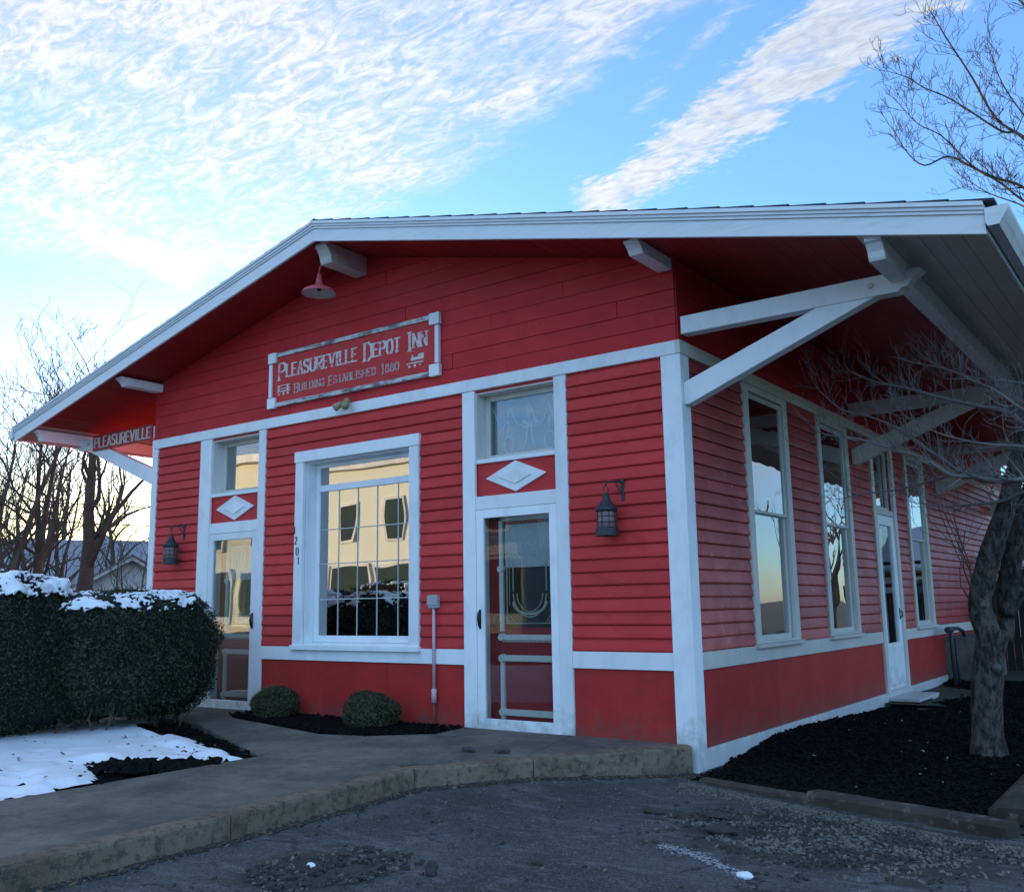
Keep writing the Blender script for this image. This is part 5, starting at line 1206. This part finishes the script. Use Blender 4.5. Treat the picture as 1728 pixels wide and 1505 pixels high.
# ---------------------------------------------------------------- far houses
def house(c, w_, d_, h_, rise, az_, wall, roofm, label, group='houses beyond the trees'):
    H = thing('house', (c[0], c[1], -.2), label, 'house', group); H.rotation_euler = (0, 0, R(az_))
    def put(mb, name, mat, par=None):
        me = bpy.data.meshes.new(name); me.from_pydata(mb.v, [], mb.f); me.materials.append(M[mat]); o = bpy.data.objects.new(name, me); COL.objects.link(o); o.parent = par or H; return o
    b = MB(); b.box(-w_/2, w_/2, -d_/2, d_/2, 0, h_); b.prism([(-w_/2, -d_/2, h_), (-w_/2, d_/2, h_), (-w_/2, 0, h_+rise)], (w_, 0, 0)); put(b, 'wall', wall)
    for s_ in (-1, 1):
        r = MB(); e_ = .4; k = rise/(d_/2)
        r.hexa([(-w_/2-e_, 0, h_+rise+.12), (w_/2+e_, 0, h_+rise+.12), (w_/2+e_, 0, h_+rise), (-w_/2-e_, 0, h_+rise)], [(-w_/2-e_, s_*(d_/2+e_), h_-e_*k+.12), (w_/2+e_, s_*(d_/2+e_), h_-e_*k+.12), (w_/2+e_, s_*(d_/2+e_), h_-e_*k), (-w_/2-e_, s_*(d_/2+e_), h_-e_*k)])
        put(r, 'roof', roofm)
    n = max(2, int(w_/2.5))
    for i in range(n):
        x = -w_/2+w_*(i+.5)/n
        for s_ in (-1, 1):
            f = MB(); f.box(x-.45, x+.45, s_*(d_/2+.02)-.02, s_*(d_/2+.02)+.02, .9, 2.1); F = put(f, 'window', 'greenwin')
    for s_ in (-1, 1):
        f = MB(); f.box(s_*(w_/2+.02)-.02, s_*(w_/2+.02)+.02, -.45, .45, h_*.35, h_*.35+1.2); put(f, 'window', 'greenwin')
        for t_ in (-1, 1):
            f = MB(); f.bar((s_*(w_/2+.36), 0, h_+rise-.02), (s_*(w_/2+.36), t_*(d_/2+.4), h_-.4*rise/(d_/2)-.02), .08, .2); put(f, 'rake_board', 'housewall')
    return H
p = along(62.4, 56); house(p, 11, 7.5, 2.9, 2.2, 62, 'housewall', 'roofgrey', 'low house with a grey roof behind the bare trees')
p = along(59.6, 64); house(p, 8, 8, 3.0, 2.9, -28, 'housewall', 'roofbrown', 'brown-gabled house behind the thick trunk')
p = along(57.9, 50); house(p, 7, 6.5, 1.9, 1.9, -30, 'housewall', 'roofbrown', 'small gabled house with pale rake boards right of the thick trunk')
p = along(55.5, 72); house(p, 9, 9, 3.0, 4.2, -25, 'housewall', 'roofbrown', 'steep brown roof mostly hidden behind the depot\'s left corner')
house((22, 30, 0), 10, 8, 3.2, 3.0, 15, 'housewall', 'roofbrown', 'dark gabled house reflected in the nearest side window', 'houses reflected in the side windows')

# street-front blocks across the road (seen as reflections in the front glass)
def block(x0, x1, y, h_, mat, label, nw, trim='trimside'):
    B = thing('street_building', ((x0+x1)/2, y, -.2), label, 'building', 'buildings across the road')
    MB().box(x0, x1, y-12, y, -.2, h_).build('wall', mat, B)
    MB().box(x0-.15, x1+.15, y+.002, y+.35, h_-.5, h_).build('cornice', trim, B, bevel=.03)
    for i in range(nw):
        x = x0+(x1-x0)*(i+.5)/nw; W_ = MB().box(x-.75, x+.75, y+.002, y+.10, 4.9, 7.2).build('window_frame', trim, B); MB().box(x-.6, x+.6, y+.101, y+.12, 5.05, 7.05).build('pane', 'greenwin', W_)
        S_ = MB().box(x-1.6, x+1.6, y+.002, y+.12, .3, 3.7).build('shopfront', trim, B); MB().box(x-1.45, x+1.45, y+.121, y+.14, .8, 3.5).build('pane', 'greenwin', S_)
block(-41.5, -31.0, -31, 9.6, 'cream', 'cream two-storey shop building across the road, reflected in the large window', 3)
block(-58, -42.0, -31, 11.0, 'cream2', 'tall pale cream building across the road, reflected in the left door', 4)
block(-29.5, -24.0, -31, 4.2, 'housewall', 'low building across the road, reflected in the right door', 2)

# ---------------------------------------------------------------- dark fence, garage, wires
fn = thing('wooden_fence', (2.2, 12.6, -.2), 'black wooden board fence behind the leaning tree', 'fence')
for i in range(3): MB().box(.10+i*1.1, .20+i*1.1, 12.55, 12.65, -.3, 2.0).build('post', 'fence', fn)
for i in range(18): MB().box(.05+i*.13, .17+i*.13, 12.50, 12.53, -.2, 1.30+.01*random.random()).build('board', 'fence', fn)
for z_ in (1.42, 1.62, 1.86): MB().box(.05, 2.4, 12.50, 12.54, z_, z_+.07).build('rail', 'fence', fn)
p = (2.0, 34, -.2); house(p, 9, 7, 2.6, 1.6, 5, 'housewall', 'roofgrey', 'pale garage glimpsed through the fork of the leaning tree', 'outbuildings behind the fence')
def wire(a, b, sag, label):
    a, b = Vector(a), Vector(b); pts = [a.lerp(b, i/24)-Vector((0, 0, sag*4*(i/24)*(1-i/24))) for i in range(25)]
    tag(MB().tube(pts, .016, 5).build('utility_wire', 'wire', fix=False), label, 'wire', 'utility wires at the left')
wire((-44, -8, 12.6), (-20, 26, 7.6), .6, 'upper thin utility wire sloping down past the tree tops')
wire((-44, -8, 10.6), (-20, 26, 6.4), .5, 'lower thin utility wire sloping down past the tree tops')
for z_, s_ in ((4.6, .5), (4.1, .55)): wire((-30, -2, z_+.6), (-12, 22, z_-.4), s_, ['higher' if z_ > 4.3 else 'lower'][0]+' dark wire seen under the left eave')
